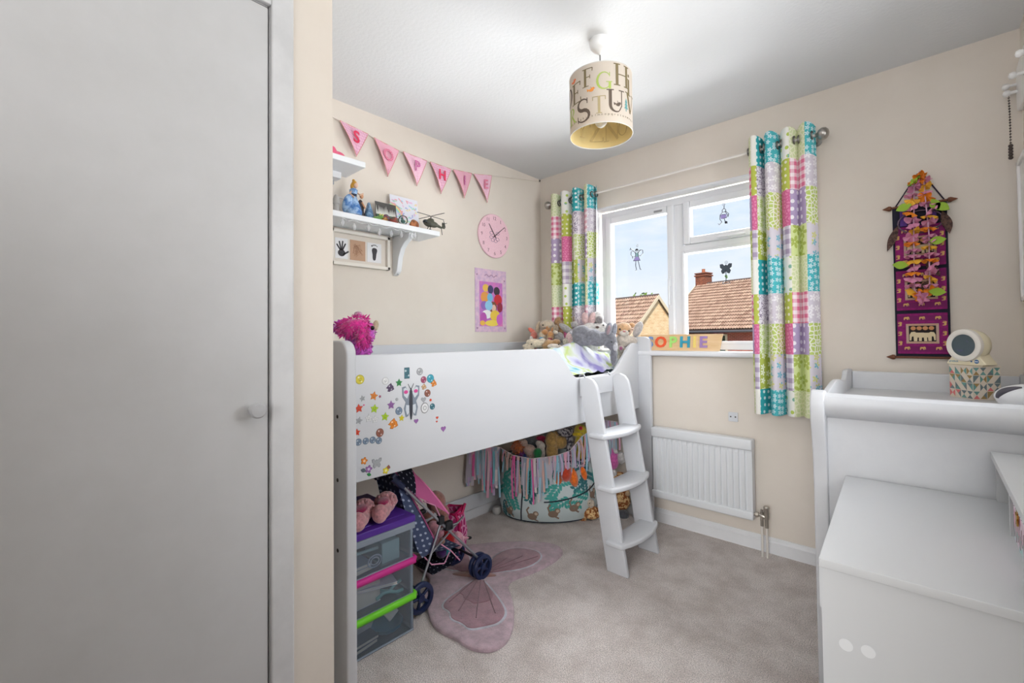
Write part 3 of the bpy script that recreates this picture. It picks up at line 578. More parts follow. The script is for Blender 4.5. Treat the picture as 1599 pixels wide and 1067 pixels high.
TOY['knit']={'body':[(.3181,-.4591,1.1277,.0647,.0299,.0299,10.0),(.3511,-.4287,1.1347,.0299,.0286,.0274,0),(.2849,-.4894,1.1108,.0448,.0174,.0174,0)],'eye':[(.3303,-.5158,1.1238,.0059,.0051,.0044,0)]}
TOY['brownbear']={'body':[(.3988,-.4252,1.1248,.0306,.0306,.0306,0),(.4351,-.3918,1.1341,.0296,.0251,.0207,0),(.384,-.4385,1.1127,.0246,.0222,.0197,0)]}
TOY['cream']={'body':[(.4918,-.4749,1.1045,.0524,.0214,.0214,8.0)],'eye':[(.5363,-.5022,1.1218,.0042,.0042,.0042,0)]}
TOY['shaggy']={'body':[(.62,-1.865,1.195,.056,.052,.048,0),(.6,-1.857,1.136,.0458,.0458,.0458,0),(.6,-1.919,1.216,.0378,.0315,.0252,-12.0)],'mane':[(.68,-1.922,1.217,.0558,.0279,.0279,-15.0),(.7,-1.9,1.186,.0203,.0203,.0407,-10.0)],'snout':[(.66,-1.82,1.224,.0118,.0118,.0214,10.0)],'eye':[(.72,-1.868,1.213,.0072,.0077,.0082,0)],'tuft':[(.62,-1.87,1.267,.016,.0138,.0117,0)]}
TOY['brown_doll']={'body':[(.42,-1.356,.369,.0475,.0503,.053,-20.0),(.44,-1.33,.317,.0336,.0336,.0336,0)],'arm':[(.46,-1.434,.336,.0322,.015,.015,-25.0)],'hand':[(.47,-1.409,.305,.0324,.0119,.0119,-20.0)]}
TOY['pig']={'body':[(.48,-1.417,.278,.0333,.0333,.0333,0)],'leg':[(.5,-1.399,.246,.0241,.0201,.0161,-30.0)]}
TOY['red']={'dress':[(.46,-1.312,.178,.0335,.0335,.0559,0)],'skin':[(.46,-1.254,.159,.0313,.037,.0427,0),(.47,-1.218,.162,.0258,.008,.008,0)],'shoe':[(.47,-1.187,.152,.0139,.0081,.0081,0)]}
TOY['teal']={'body':[(.5,-1.386,.164,.0296,.0309,.0323,0)],'hair':[(.53,-1.369,.163,.0129,.0129,.0322,0)],'head':[(.5,-1.392,.212,.0215,.0188,.0161,0)]}
TOY['b_golden']={'body':[(.3514,-.3422,.4798,.0455,.0531,.0607,0),(.3957,-.3008,.4678,.0417,.0436,.0455,0)],'ear':[(.3629,-.319,.5191,.0228,.0213,.0198,0)]}
TOY['b_grey']={'body':[(.1986,-.3737,.4473,.0701,.0584,.0467,0),(.2719,-.3045,.3995,.0467,.0467,.0467,0)]}
TOY['b_magenta']={'body':[(.267,-.3523,.4845,.0347,.0201,.0201,0)]}
TOY['b_pale']={'body':[(.2519,-.4601,.422,.0452,.0415,.0377,0),(.2253,-.486,.4714,.0302,.0271,.0241,0)]}
TOY['b_green']={'body':[(.3123,-.4447,.4118,.0299,.0313,.0328,0)]}
TOY['b_white']={'body':[(.3016,-.4013,.4565,.0363,.0227,.0227,25.0)]}
TOY['b_rainbow']={'a':[(.2037,-.5189,.4441,.0338,.0338,.0338,0)],'b':[(.2356,-.4878,.3873,.0225,.0225,.0225,0)],'c':[(.2168,-.5058,.4101,.0225,.0207,.0188,0)]}
TOY['b_spotted']={'body':[(.4196,-.2807,.5395,.0569,.0474,.0379,0),(.4377,-.2622,.4786,.0266,.0266,.0531,0)]}
TOY['b_yellow']={'body':[(.5378,-.2808,.5553,.0443,.0462,.048,0)],'beak':[(.5611,-.3408,.55,.0362,.0159,.0159,0)],'cheek':[(.5685,-.3214,.5862,.0131,.0131,.0131,0)]}
TOY['b_redtoy']={'body':[(.1589,-.5164,.3309,.0342,.0398,.0455,0)]}
TOY['b_octopus']={'leg':[(.4893,-.4545,.2854,.0271,.0271,.0499,10.0),(.5549,-.394,.2916,.03,.03,.0642,-15.0),(.605,-.3481,.3123,.0185,.0185,.0428,-15.0)],'head':[(.5273,-.4338,.3165,.0391,.0444,.0498,0)]}
TOY['b_giraffe']={'body':[(.6082,-.2694,.0352,.0581,.049,.0399,0),(.565,-.3086,.0104,.029,.016,.016,0)],'head':[(.6098,-.2833,.0986,.0246,.026,.0275,0)],'eye':[(.6269,-.3223,.1136,.0029,.0029,.0029,0)]}
TOY['b_giraffe2']={'body':[(.7068,-.0728,.1731,.0388,.0388,.0634,0),(.7078,-.0696,.091,.056,.0578,.0597,0),(.7003,-.081,.2516,.0485,.0299,.0299,0)],'head':[(.7386,-.0563,.1464,.0253,.0238,.0223,0)],'foot':[(.7293,-.0885,.0133,.0369,.0369,.0369,0)]}
TOY['b_pinkbag']={'body':[(.6858,-.125,.3694,.0356,.0356,.0667,0)],'pom':[(.7264,-.1013,.379,.031,.0347,.0384,0),(.6864,-.1357,.2835,.0266,.0251,.0236,0),(.7002,-.1267,.42,.0163,.017,.0177,0)]}
def fur(c, deep=None, sc=260, st=.8):
    k = 'plush_%d_%d_%d' % c
    return MATS.get(k) or mat(k, c, .95, 0, var=(60, deep or tuple(int(v*.8) for v in c), .35, .62), bump=(sc, st, .004), spec=.1, sheen=.6)
PNAME = dict(inner='inner_ear', eye='eye', nose='nose', muzzle='muzzle', outer='outer_ear', ear='ear', arm='arm', foot='foot', pad='paw_pad', paw='paw', scarf='scarf', patch='face_patch', mane='mane', snout='snout', tuft='tuft', leg='leg', head='head', hand='hand', dress='dress', skin='body', shoe='shoe', hair='hair', pom='pompom', beak='beak', cheek='cheek', body='body', tail='tail')
SINGLE = ('eye', 'ear', 'inner', 'scarf', 'leg', 'pad', 'nose', 'pom')
def plush(key, name, label, cat, cols, group=None, drop=None, dz=0, vox=.0045, merge=(), partlab={}):
    d = {k: [tuple([q[0], q[1], q[2]+dz, *q[3:]]) for q in v] for k, v in TOY[key].items()}
    for k in merge: d['body'] = d['body']+d.pop(k)
    al = [q for v in d.values() for q in v]; zb = min(q[2]-q[5] for q in al)
    c = d[list(d)[0]][0]; root = thing(name, label, cat, (c[0], c[1], zb if drop is None else drop), group)
    for k, v in d.items():
        if k in SINGLE:
            for q in v:
                b = B(); b.ell(q[:3], q[3:6], q[6], seg=14, rings=8); o = b.out(PNAME[k], cols[k], root, smooth=60)
                if k in partlab: o['label'] = partlab[k]
            continue
        b = B()
        for q in v: b.ell(q[:3], q[3:6], q[6])
        if k in ('body', 'dress', 'skin') and drop is not None:
            q = min(v, key=lambda q: q[2]-q[5]); h = q[2]-q[5]-drop
            if h > .005: b.ell((q[0], q[1], (q[2]+drop)/2-.005), (q[3]*.9, q[4]*.9, (q[2]-drop)/2+.008))
        small = max(max(q[3:6]) for q in v) < .02
        o = (b if small or len(b.v) < 200 else union(b, vox)).out(PNAME[k], cols[k], root, smooth=80)
        if k in partlab: o['label'] = partlab[k]
    return root
EYE = mat('bead_black', (22, 20, 20), .15)
CH = G1 = 'soft toys heaped on the bed'
P = lambda *c: fur(tuple(c))
plush('grey', 'plush_rabbit', 'grey plush rabbit lying on the duvet at the ladder gap', 'soft toy', dict(body=P(128, 128, 136), ear=P(160, 162, 172), inner=P(176, 150, 156), patch=P(206, 206, 212), eye=EYE, tail=P(200, 196, 202)), G1, drop=1.0)
plush('lion', 'plush_cub', 'seated orange and cream plush cub with button eyes beside the bed post', 'soft toy', dict(body=P(214, 202, 188), head=P(224, 180, 136), muzzle=P(238, 228, 216), eye=EYE, nose=P(214, 140, 140), foot=P(214, 200, 190), pad=P(190, 110, 150), arm=P(196, 190, 188), ear=P(222, 176, 130)), G1, drop=1.0)
plush('pinkears', 'plush_rabbit', 'white plush rabbit with tall pink ears behind the grey rabbit', 'soft toy', dict(body=P(232, 228, 224), ear=P(232, 196, 194), outer=P(232, 228, 224), inner=P(150, 144, 144), nose=P(96, 72, 66), eye=EYE), G1, drop=1.05)
plush('beige', 'plush_rabbit', 'beige lop-eared plush rabbit in the corner of the bed', 'soft toy', dict(body=P(206, 186, 160), head=P(212, 194, 170), ear=P(200, 180, 154), eye=EYE, nose=P(190, 150, 130)), G1, drop=1.05)
plush('brown', 'plush_bear', 'tan plush bear with one upright ear behind the beige rabbit', 'soft toy', dict(body=P(172, 134, 96), ear=P(184, 142, 100)), G1, drop=1.05)
plush('peek', 'plush_bear', 'small tan plush head showing under the left curtain', 'soft toy', dict(body=P(176, 144, 106), ear=P(180, 148, 110)), G1, drop=1.05)
plush('coral', 'plush_rabbit', 'small coral plush rabbit with one pointed ear, beside the beige rabbit', 'soft toy', dict(body=P(222, 132, 116), ear=P(230, 128, 108), patch=P(236, 228, 220)), G1, drop=1.05)
plush('tan1', 'plush_mouse', 'small tan plush mouse with a blue scarf in front of the beige rabbit', 'soft toy', dict(body=P(214, 196, 170), head=P(198, 142, 92), ear=P(190, 136, 88), scarf=P(70, 150, 190)), G1, drop=1.05)
plush('tan2', 'plush_mouse', 'small tan plush mouse with a dark red scarf in front of the grey long-limbed toy', 'soft toy', dict(body=P(206, 170, 126), head=P(206, 150, 96), ear=P(190, 136, 88), scarf=P(150, 60, 72), paw=P(226, 214, 196)), G1, drop=1.05)
plush('longlimb', 'plush_elephant', 'grey long-limbed plush toy sprawled under the left curtain', 'soft toy', dict(body=P(176, 172, 170)), G1, drop=1.05)
plush('pinkbear', 'plush_bear', 'pale pink flowered plush bear wedged behind the grey rabbit', 'soft toy', dict(body=P(232, 200, 198), paw=P(226, 214, 196)), G1, drop=1.02)
plush('knit', 'knitted_rabbit', 'cream knitted toy rabbit lying at the left of the heap', 'soft toy', dict(body=P(226, 210, 184), eye=EYE), G1, drop=1.05)
plush('brownbear', 'plush_bear', 'small brown plush bear lying between the knitted rabbit and the pink bear', 'soft toy', dict(body=P(196, 156, 110)), G1, drop=1.05)
plush('cream', 'plush_lamb', 'flat cream plush lamb at the front edge of the heap', 'soft toy', dict(body=P(232, 216, 200), eye=EYE), G1, drop=1.05)
sh = plush('shaggy', 'plush_unicorn', 'shaggy magenta plush unicorn with a beige muzzle at the head of the bed', 'soft toy', dict(body=P(236, 104, 226), mane=P(252, 66, 176), snout=P(222, 204, 172), eye=EYE, tuft=P(226, 170, 200)), None, drop=1.05, dz=-.004)
rf = random.Random(4)
def shag(parent, name, lumps, m, n, L, w=.0035):
    b = B()
    for _ in range(n):
        q = rf.choice(lumps); d = V((rf.gauss(0, 1), rf.gauss(0, 1), rf.gauss(0, 1))).normalized()
        rot = M.Rotation(YAW, 3, 'Z') @ M.Rotation(R(q[6]), 3, 'Y'); c = V(q[:3])+rot @ V((d.x*q[3], d.y*q[4], d.z*q[5])); o = rot @ d
        t = (o+V((rf.gauss(0, .35), rf.gauss(0, .35), -.55+rf.gauss(0, .3)))).normalized()*L*rf.uniform(.5, 1.2); s = o.orthogonal().normalized()*w
        mid = c+t*.5+o*L*.12
        b.add([c-s, c+s, mid+s*.7, mid-s*.7, c+t], [[0, 1, 2, 3], [3, 2, 4]])
    b.out(name, m, parent, kind='stuff')
shag(sh, 'fur', TOY['shaggy']['body'], P(240, 112, 230), 1300, .011)
shag(sh, 'mane_hair', TOY['shaggy']['mane'], P(252, 70, 180), 420, .022)
# ------------------------------------------------------------------ under the bed: toy basket
bk = thing('toy_basket', 'big round fabric toy basket with a teal leaf print and dark piping, under the bed', 'basket', (.33, -.357, 0))
clothm = mat('basket_cloth', (196, 208, 208), .9, bump=(30, .15, .004))
RA = M.Rotation(YAW, 3, 'Z')
# flattened round bag, slightly fuller at mid height
prof = [(0, .002), (.27, .002), (.305, .02), (.322, .08), (.328, .16), (.318, .25), (.298, .33), (.288, .385), (.278, .385), (.285, .33), (.30, .25), (.308, .16), (.30, .08), (.27, .03), (0, .03)]
def bkp(th, z, off=0):
    r = .288
    for i in range(1, 7):
        if prof[i][1] <= z <= prof[i+1][1]: t = (z-prof[i][1])/(prof[i+1][1]-prof[i][1]+1e-9); r = prof[i][0]*(1-t)+prof[i+1][0]*t
    r += off+.006*math.sin(5*th)*(z/.38); return V((.33, -.357, 0))+RA @ V((r*math.cos(th), r*.63*math.sin(th), z))
b = B(); seg = 48; n = len(prof); vs = []
for k in range(seg):
    th = 2*PI*k/seg
    for r, z in prof: vs.append(V((.33, -.357, 0))+RA @ V(((r+.006*math.sin(5*th)*(z/.38))*math.cos(th), (r+.006*math.sin(5*th)*(z/.38))*.63*math.sin(th), z)))
b.add(vs, [[k*n+i, ((k+1) % seg)*n+i, ((k+1) % seg)*n+i+1, k*n+i+1] for k in range(seg) for i in range(n-1)]); b.out('body', clothm, bk, smooth=60)
pipe = mat('piping_navy', (34, 38, 52), .8)
arc = lambda a0, a1, zf, off=.003, n=30: [bkp(R(a0+(a1-a0)*i/n), zf(i/n), off) for i in range(n+1)]
b = B(); b.tube(arc(0, 354, lambda t: .385), .005, 6); b.tube(arc(0, 354, lambda t: .012, .004), .004, 6)
b.tube(arc(262, 350, lambda t: .145+.11*t**1.6), .004, 6); b.tube([bkp(R(232)+.10*math.sin(z*7), z, .003) for z in [.02+.36*i/14 for i in range(15)]], .004, 6); b.out('piping', pipe, bk, smooth=60)
rb_ = random.Random(21); b = B(); bb = B()
def onb(th0, z0):
    return lambda u, v, d: bkp(th0+u/.30, max(.005, min(.38, z0+v)), .0015+d)
for i in range(34):
    th = R(rb_.uniform(195, 352)); z = rb_.uniform(.03, .34); a = rb_.uniform(0, 2*PI); f = onb(th, z); b.k = rb_.choice((0, 0, 1))
    for j in range(6):
        s = .019*j; c = (s*math.cos(a), s*math.sin(a))
        for sg in (-1, 1): b.prism(leafp(.036, .0088, a+sg*.9, c, 4), f, 0, .0006)
for i in range(5):
    th = R((215, 248, 272, 296, 325)[i]); z = (.06, .05, .07, .10, .16)[i]; f = onb(th, z)
    bb.k = 0; bb.prism(circ(.03, 16, (0, 0), .022), f, .001, .002); bb.prism(circ(.017, 14, (.024, .02)), f, .001, .0025); bb.ribbon([(-.02, .01), (-.03, .04), (-.015, .06)], .010, f, .001, .002); bb.ribbon([(.01, -.015), (.035, -.03)], .010, f, .001, .002)
    bb.k = 1; bb.prism(circ(.010, 10, (.026, .02)), f, .0025, .003)
b.out('leaf_print', [mat('leaf_teal', (70, 160, 150), .9), mat('leaf_dark_teal', (56, 112, 118), .9)], bk, kind='stuff'); bb.out('animal_print', [mat('sloth_brown', (134, 112, 96), .9), mat('sloth_face', (196, 178, 156), .9)], bk, kind='stuff')
G2 = 'soft toys in the basket'
plush('b_golden', 'plush_bear', 'golden plush bear on top of the toy basket', 'soft toy', dict(body=P(214, 172, 104), ear=P(206, 164, 98)), G2, drop=.34)
plush('b_grey', 'plush_seal', 'dark grey plush toy at the back of the toy basket', 'soft toy', dict(body=P(116, 120, 126)), G2, drop=.30)
plush('b_magenta', 'plush_hat', 'dark magenta plush cap behind the white toy in the basket', 'soft toy', dict(body=P(190, 40, 90)), G2, drop=.36)
plush('b_pale', 'plush_piglet', 'pale pink plush piglet at the left of the toy basket', 'soft toy', dict(body=P(222, 190, 174)), G2, drop=.33)
plush('b_green', 'plush_frog', 'green plush frog at the front rim of the toy basket', 'soft toy', dict(body=P(44, 146, 84)), G2, drop=.34)
plush('b_white', 'plush_dog', 'small white plush dog above the green frog', 'soft toy', dict(body=P(226, 214, 204)), G2, drop=.36)
plush('b_rainbow', 'plush_bird', 'orange, purple and blue fluffy toy at the left rim of the basket', 'soft toy', dict(a=P(224, 124, 60), b=P(70, 84, 168), c=P(160, 70, 170)), G2) if False else None
t = thing('fluffy_bird', 'orange, purple and blue fluffy toy at the left rim of the basket', 'soft toy', (.21, -.51, .34), G2)
for k, nm, c in (('a', 'body', (222, 124, 70)), ('b', 'tail', (70, 90, 170)), ('c', 'wing', (164, 72, 172))):
    b = B(); q = TOY['b_rainbow'][k][0]; b.ell(q[:3], q[3:6]); b.out(nm, P(*c), t, smooth=60); shag(t, 'fluff', [q], P(*c), 260, .018)
plush('b_spotted', 'plush_leopard', 'grey and white spotted plush leopard at the back right of the basket', 'soft toy', dict(body=mat('spotted_plush', (196, 192, 196), .95, var=(55, (84, 80, 92), .48, .52), bump=(260, .6, .004))), G2, drop=.34)
plush('b_yellow', 'plush_duck', 'bright yellow plush toy with a red cheek, high on the right of the basket', 'soft toy', dict(body=P(226, 200, 50), beak=P(222, 190, 40), cheek=P(206, 44, 52)), G2, drop=.36)
plush('b_redtoy', 'plush_crab', 'red plush toy hanging at the left rim of the basket', 'soft toy', dict(body=P(196, 52, 48)), G2)
plush('b_octopus', 'plush_octopus', 'orange plush octopus with arms hanging over the basket rim', 'soft toy', dict(leg=P(250, 120, 30), head=P(206, 70, 44)), G2)
gir = mat('giraffe_plush', (232, 196, 140), .95, var=(48, (150, 84, 40), .47, .53), bump=(260, .5, .003))
plush('b_giraffe', 'plush_giraffe', 'small plush giraffe sitting on the carpet before the toy basket', 'soft toy', dict(body=gir, head=P(222, 206, 186), eye=EYE), None, drop=.0, dz=.012)
plush('b_giraffe2', 'plush_giraffe', 'tall plush giraffe with grey feet standing behind the ladder', 'soft toy', dict(body=gir, head=P(222, 190, 150), foot=P(96, 98, 104)), None, dz=.0)
plush('b_pinkbag', 'pompom_bag', 'pink fluffy bag with white pompoms hanging behind the ladder', 'bag', dict(body=P(230, 110, 186), pom=P(222, 218, 216)), None)
# ragged garland looped over the basket
gl = thing('rag_garland', 'ragged garland of pastel ribbons and tulle strips looped over the toy basket', 'garland', (.40, -.55, .40))
GP = [(.03, -.812, .437), (.10, -.74, .470), (.17, -.66, .468), (.283, -.649, .431), (.392, -.602, .419), (.465, -.536, .429), (.512, -.493, .439), (.557, -.424, .461), (.582, -.334, .534), (.664, -.193, .631), (.703, -.089, .606)]
b = B(); b.tube(GP, .0025, 6); b.out('cord', mat('cord_white', (216, 206, 206), .9), gl)
rc = [mat('ribbon_%s' % n, c, .85) for n, c in (('pink', (224, 104, 164)), ('rose', (222, 166, 186)), ('blue', (156, 196, 214)), ('lilac', (190, 170, 200)), ('cream', (216, 204, 204)), ('aqua', (120, 188, 200)), ('peach', (216, 176, 164)))] + [glass('tulle_white', (226, 220, 230), .55), glass('tulle_blue', (186, 206, 222), .55)]
rg_ = random.Random(9); nseg = len(GP)-1; cnt = 0
dens = (30, 26, 7, 12, 13, 9, 8, 9, 12, 9); LEN = ((.14, .22), (.20, .32), (.07, .17), (.17, .28), (.18, .28), (.09, .18), (.10, .18), (.10, .2), (.14, .24), (.16, .3))
for i in range(nseg):
    for j in range(dens[i]):
        t = (j+rg_.random()*.8)/dens[i]; p = V(GP[i]).lerp(V(GP[i+1]), t); L = rg_.uniform(*LEN[i]); w = rg_.uniform(.005, .016); a = (V(GP[i+1])-V(GP[i])); a.z = 0; a.normalize(); nrm = V((a.y, -a.x, 0))
        if nrm.x < 0: nrm = -nrm
        k = rg_.choice((0, 1, 2, 3, 3, 4, 2, 5, 6, 7, 7, 8, 8, 1)); vs = []; ph = rg_.uniform(0, 6); off = nrm*rg_.uniform(-.004, .022); N = 5
        if k >= 7: w *= 1.8
        for q in range(N+1):
            s = q/N; c = p+off*min(1, s*3)+V((0, 0, -L*s))+nrm*(.005*math.sin(ph+3*s))+a*(.006*math.sin(ph*2+2.5*s)); vs += [c-a*w/2, c+a*w/2]
        b = B(); b.add(vs, [[2*q, 2*q+1, 2*q+3, 2*q+2] for q in range(N)]); b.out('ribbon', rc[k], gl, smooth=80)
# ------------------------------------------------------------------ storage boxes
plast = glass('clear_plastic', (208, 218, 230), .09, .12)
def storage(z0, z1, label, rimcol, lid):
    x0, x1, y0, y1 = .30, .669, -2.03, -1.663
    t = thing('storage_box', label, 'box', ((x0+x1)/2, (y0+y1)/2, z0), 'storage boxes under the bed'); w = .003
    b = B()
    b.box((x0+.012, y0+.012, z0), (x1-.003, y1-.003, z0+w), 0)
    for a, c in (((x1-.004, y0, z0), (x1-.001, y1, z1)), ((x0, y0, z0), (x0+w, y1, z1)), ((x0, y0, z0), (x1, y0+w, z1)), ((x0, y1-.004, z0), (x1-.004, y1-.001, z1))): b.box(a, c)
    b.out('tub', plast, t)
    b = B(); m = glass('clear_plastic_edge', (198, 210, 224), .45, .2)
    for x, y in ((x1-.006, y1-.006), (x1-.006, y0+.006), (x0+.006, y1-.006)): b.cyl((x, y, z0), (x, y, z1), .0055, seg=8)
    b.tube([(x1-.002, y0, z0+.004), (x1-.002, y1, z0+.004)], .004, 6); b.tube([(x1-.002, y1-.002, z0+.004), (x0, y1-.002, z0+.004)], .004, 6)
    if lid: b.box((x0-.004, y0-.004, z1-.026), (x1+.006, y1+.008, z1), .004)
    b.out('edge', m, t)
    lm = mat('lid_%s' % ('purple' if lid else rimcol[0]), rimcol[1], .35)
    if lid:
        b = B(); b.box((x0-.004, y0-.004, z1), (x1+.006, y1+.010, z1+.028), .006); b.box((x0+.03, y0+.03, z1+.026), (x1-.03, y1-.02, z1+.031), .003); b.out('lid', lm, t, smooth=40)
    else:
        b = B(); b.box((x0-.008, y0-.008, z1-.004), (x1+.008, y1+.012, z1+.012), .005); b.tube([(x1+.004, y0-.004, z1+.012), (x1+.004, y1-.006, z1+.012), (x1-.006, y1+.010, z1+.012), (x0, y1+.010, z1+.012)], .012, 10); b.out('lid', lm, t, smooth=50)
    return t
storage(.002, .128, 'bottom clear storage box with a lime green lid, under the bed', ('lime', (112, 214, 30)), False)
storage(.145, .270, 'middle clear storage box with a magenta lid, under the bed', ('magenta', (206, 40, 140)), False)
storage(.288, .432, 'top clear storage box with a purple lid, carrying the slippers', ('purple', (84, 42, 150)), True)
def slab(name, label, cat, c, s, ang, cols, grp=None, rx=0):
    t = thing(name, label, cat, c, grp); mt = M.Translation(c) @ M.Rotation(R(ang), 4, 'Z') @ M.Rotation(R(rx), 4, 'Y')
    b = B(); b.box((-s[0]/2+.002, -s[1]/2+.002, .002), (s[0]/2-.002, s[1]/2-.002, s[2]-.002), 0, mt); b.out('pages', plain((216, 206, 190)), t)
    b = B(); b.box((-s[0]/2, -s[1]/2, 0), (s[0]/2, s[1]/2, .002), 0, mt); b.box((-s[0]/2, -s[1]/2, s[2]-.002), (s[0]/2, s[1]/2, s[2]), 0, mt); b.box((-s[0]/2, -s[1]/2, 0), (-s[0]/2+.002, s[1]/2, s[2]), 0, mt); b.out('cover', plain(cols), t)
slab('book', 'thin dark book at the bottom of the lime lidded box', 'book', (.56, -1.87, .006), (.16, .12, .016), 8, (62, 70, 92), 'books in the clear boxes')
slab('book', 'second book up in the lime lidded box', 'book', (.565, -1.86, .0235), (.15, .115, .014), 4, (74, 84, 104), 'books in the clear boxes')
slab('book', 'pale book leaning on the stack in the lime lidded box', 'book', (.585, -1.85, .045), (.05, .11, .016), 6, (206, 206, 212), 'books in the clear boxes', -62)
slab('book', 'large white folder across the middle box', 'folder', (.55, -1.80, .20), (.19, .20, .010), -20, (218, 218, 222), None, -9)
slab('book', 'grey white book standing near the front of the middle box', 'book', (.61, -1.86, .152), (.02, .16, .09), 0, (196, 200, 206), 'books in the clear boxes')
slab('book', 'cream book lying in the purple lidded box', 'book', (.57, -1.90, .296), (.15, .13, .015), 6, (208, 196, 178), 'books in the clear boxes')
slab('book', 'grey book on the cream one in the purple lidded box', 'book', (.575, -1.89, .312), (.14, .12, .014), 1, (150, 160, 176), 'books in the clear boxes')
b = B(); b.lathe([(0, .006), (.045, .006), (.06, .016), (.068, .034), (.064, .034), (.056, .02), (.042, .012), (0, .012)], (.58, -1.735, 0), 24); b.out('dish', mat('blue_plastic', (42, 128, 158), .3), loc=(.58, -1.735, .006), smooth=40, **TG('blue plastic dish in the right end of the bottom storage box', 'dish'))
b = B(); b.box((.60, -1.75, .05), (.612, -1.70, .11), .002, M.Translation((.6, -1.73, .07)) @ M.Rotation(R(35), 4, 'X') @ M.Translation((-.6, 1.73, -.07))); b.out('wooden_block', plain((216, 212, 206)), loc=(.6, -1.73, .05), **TG('pale flat block slanting above the blue dish', 'block'))
b = B(); pts = [(.645+.0*i, -1.82+.028*math.cos(2*PI*i/20), .325+.022*math.sin(2*PI*i/20)) for i in range(20)]; b.tube(pts, .003, 6, True); b.tube([(x, -1.82+(y+1.82)*.6, .325+(z-.325)*.6) for x, y, z in pts], .0025, 6, True); b.out('toy_ring', mat('ring_plastic', (176, 184, 196), .3), loc=(.645, -1.82, .3), **TG('round clear bangle behind the front of the top box', 'bangle'))
b = B(); b.tube([(.62, -1.80+.03*i, .162+.012*math.sin(i*1.3)) for i in range(5)], .007, 8); b.tube([(.60, -1.78+.026*i, .17+.012*math.cos(i*1.7)) for i in range(5)], .006, 8); b.out('toy_snake', plain((110, 176, 170), .35), loc=(.61, -1.74, .155), smooth=60, **TG('teal rubber toy in the right end of the middle box', 'toy'))
b = B(); b.tube([(.6, -1.98+.07*i, .36-.004*i) for i in range(5)], .006, 6); b.box((.50, -1.78, .29), (.63, -1.70, .37), .004); b.out('pencil_case', plain((150, 178, 176)), loc=(.57, -1.75, .29), **TG('green grey case at the right end of the top box', 'case'))
# slippers
def slipper(c, a, label, col, s=1):
    t = thing('slipper', label, 'slipper', c, 'slippers on the top box'); mt = M.Translation(c) @ M.Rotation(R(a), 4, 'Z') @ M.Scale(s, 4)
    b = B(); b.ell((0, 0, .036), (.036, .048, .034), 0, 0); b.ell((0, -.055, .030), (.030, .05, .026), 0, 0); b.ell((0, -.09, .034), (.027, .026, .032), 0, 0); u = union(b, .005, 2)
    u.v = [(mt @ V((p[0], p[1], max(p[2], .002))))[:] for p in u.v]; u.out('upper', col, t, smooth=80)
    b = B(); b.ell((0, -.042, .0585), (.021, .034, .010), 0, 0); b.v = [(mt @ V(p))[:] for p in b.v]; b.out('lining', P(176, 34, 92), t, smooth=60)
    b = B(); rr = random.Random(a)
    for _ in range(90):
        th = rr.uniform(0, 2*PI); ph = rr.uniform(.15, 1.5); p = V((.036*math.cos(th)*math.sin(ph), .048*math.sin(th)*math.sin(ph), .036+.034*math.cos(ph)))
        if p.y < -.018 and p.z > .052: continue
        b.ell(mt @ p, (.0075*s,)*3, 0, 0, 6, 4)
    b.out('pile', col, t, smooth=80, kind='stuff')
pk = P(232, 166, 172)
slipper((.590, -1.835, .464), 50, 'nearer fluffy pink slipper with a magenta lining on the purple lid', pk, 1.12)
slipper((.585, -1.735, .464), 46, 'farther fluffy pink slipper on the purple lid, behind its mate', pk, 1.12)
slipper((.615, -1.935, .464), 70, 'pale lilac pink slipper half hidden by the bed post', P(216, 176, 200), .72)
# ------------------------------------------------------------------ doll's pushchair
pc = thing('doll_pushchair', 'navy and pink polka dot dolls pushchair with silver frame, beside the clear boxes', 'pushchair', (.5, -1.42, 0))
alu = mat('alu_tube', (176, 180, 188), .3, .85); navy = mat('navy_plastic', (30, 42, 78), .35); blk = mat('black_plastic', (26, 28, 34), .4)
XN, XF = .60, .40
b = B(); b.tube([(XN, -1.663, .543), (XN, -1.238, .090)], .0062, 10); b.out('frame_tube', alu, pc, smooth=60)
b = B(); b.tube([(XF, -1.663, .543), (XF, -1.238, .090)], .0062, 10); b.out('frame_tube', alu, pc, smooth=60)
for x in (XN, XF):
    b = B(); b.tube([(x, -1.463, .346), (x, -1.585, .085)], .0055, 10); b.out('rear_leg', alu, pc, smooth=60)
    b = B(); b.tube([(x, -1.715, .590), (x, -1.663, .540)], [.013, .0135], 12); b.tube([(x, -1.70, .605), (x, -1.715, .590)], [.009, .013], 12); b.out('grip', navy, pc, smooth=60)
    b = B(); b.box((x-.012, -1.485, .330), (x+.012, -1.455, .366), .004); b.box((x-.013, -1.447, .292), (x+.013, -1.408, .330), .004)
    for y, z in ((-1.476, .356), (-1.464, .338), (-1.44, .32), (-1.416, .30)): b.cyl((x-.015, y, z), (x+.015, y, z), .003, seg=8)
    b.out('joint', blk, pc)
b = B(); b.tube([(XN-.01, -1.521, .211), (XF+.08, -1.235, .262)], .0048, 8); b.tube([(XF+.01, -1.521, .211), (XN-.08, -1.30, .262)], .0048, 8); b.out('cross_tube', alu, pc, smooth=60)
b = B(); b.tube([(XF, -1.25, .10), (XN, -1.25, .10)], .006, 8); b.tube([(XF, -1.585, .085), (XN, -1.585, .085)], .005, 8); b.tube([(XF, -1.72, .63), (XF, -1.64, .54), (XF, -1.60, .44)], .007, 8); b.out('axle', blk, pc, smooth=60)
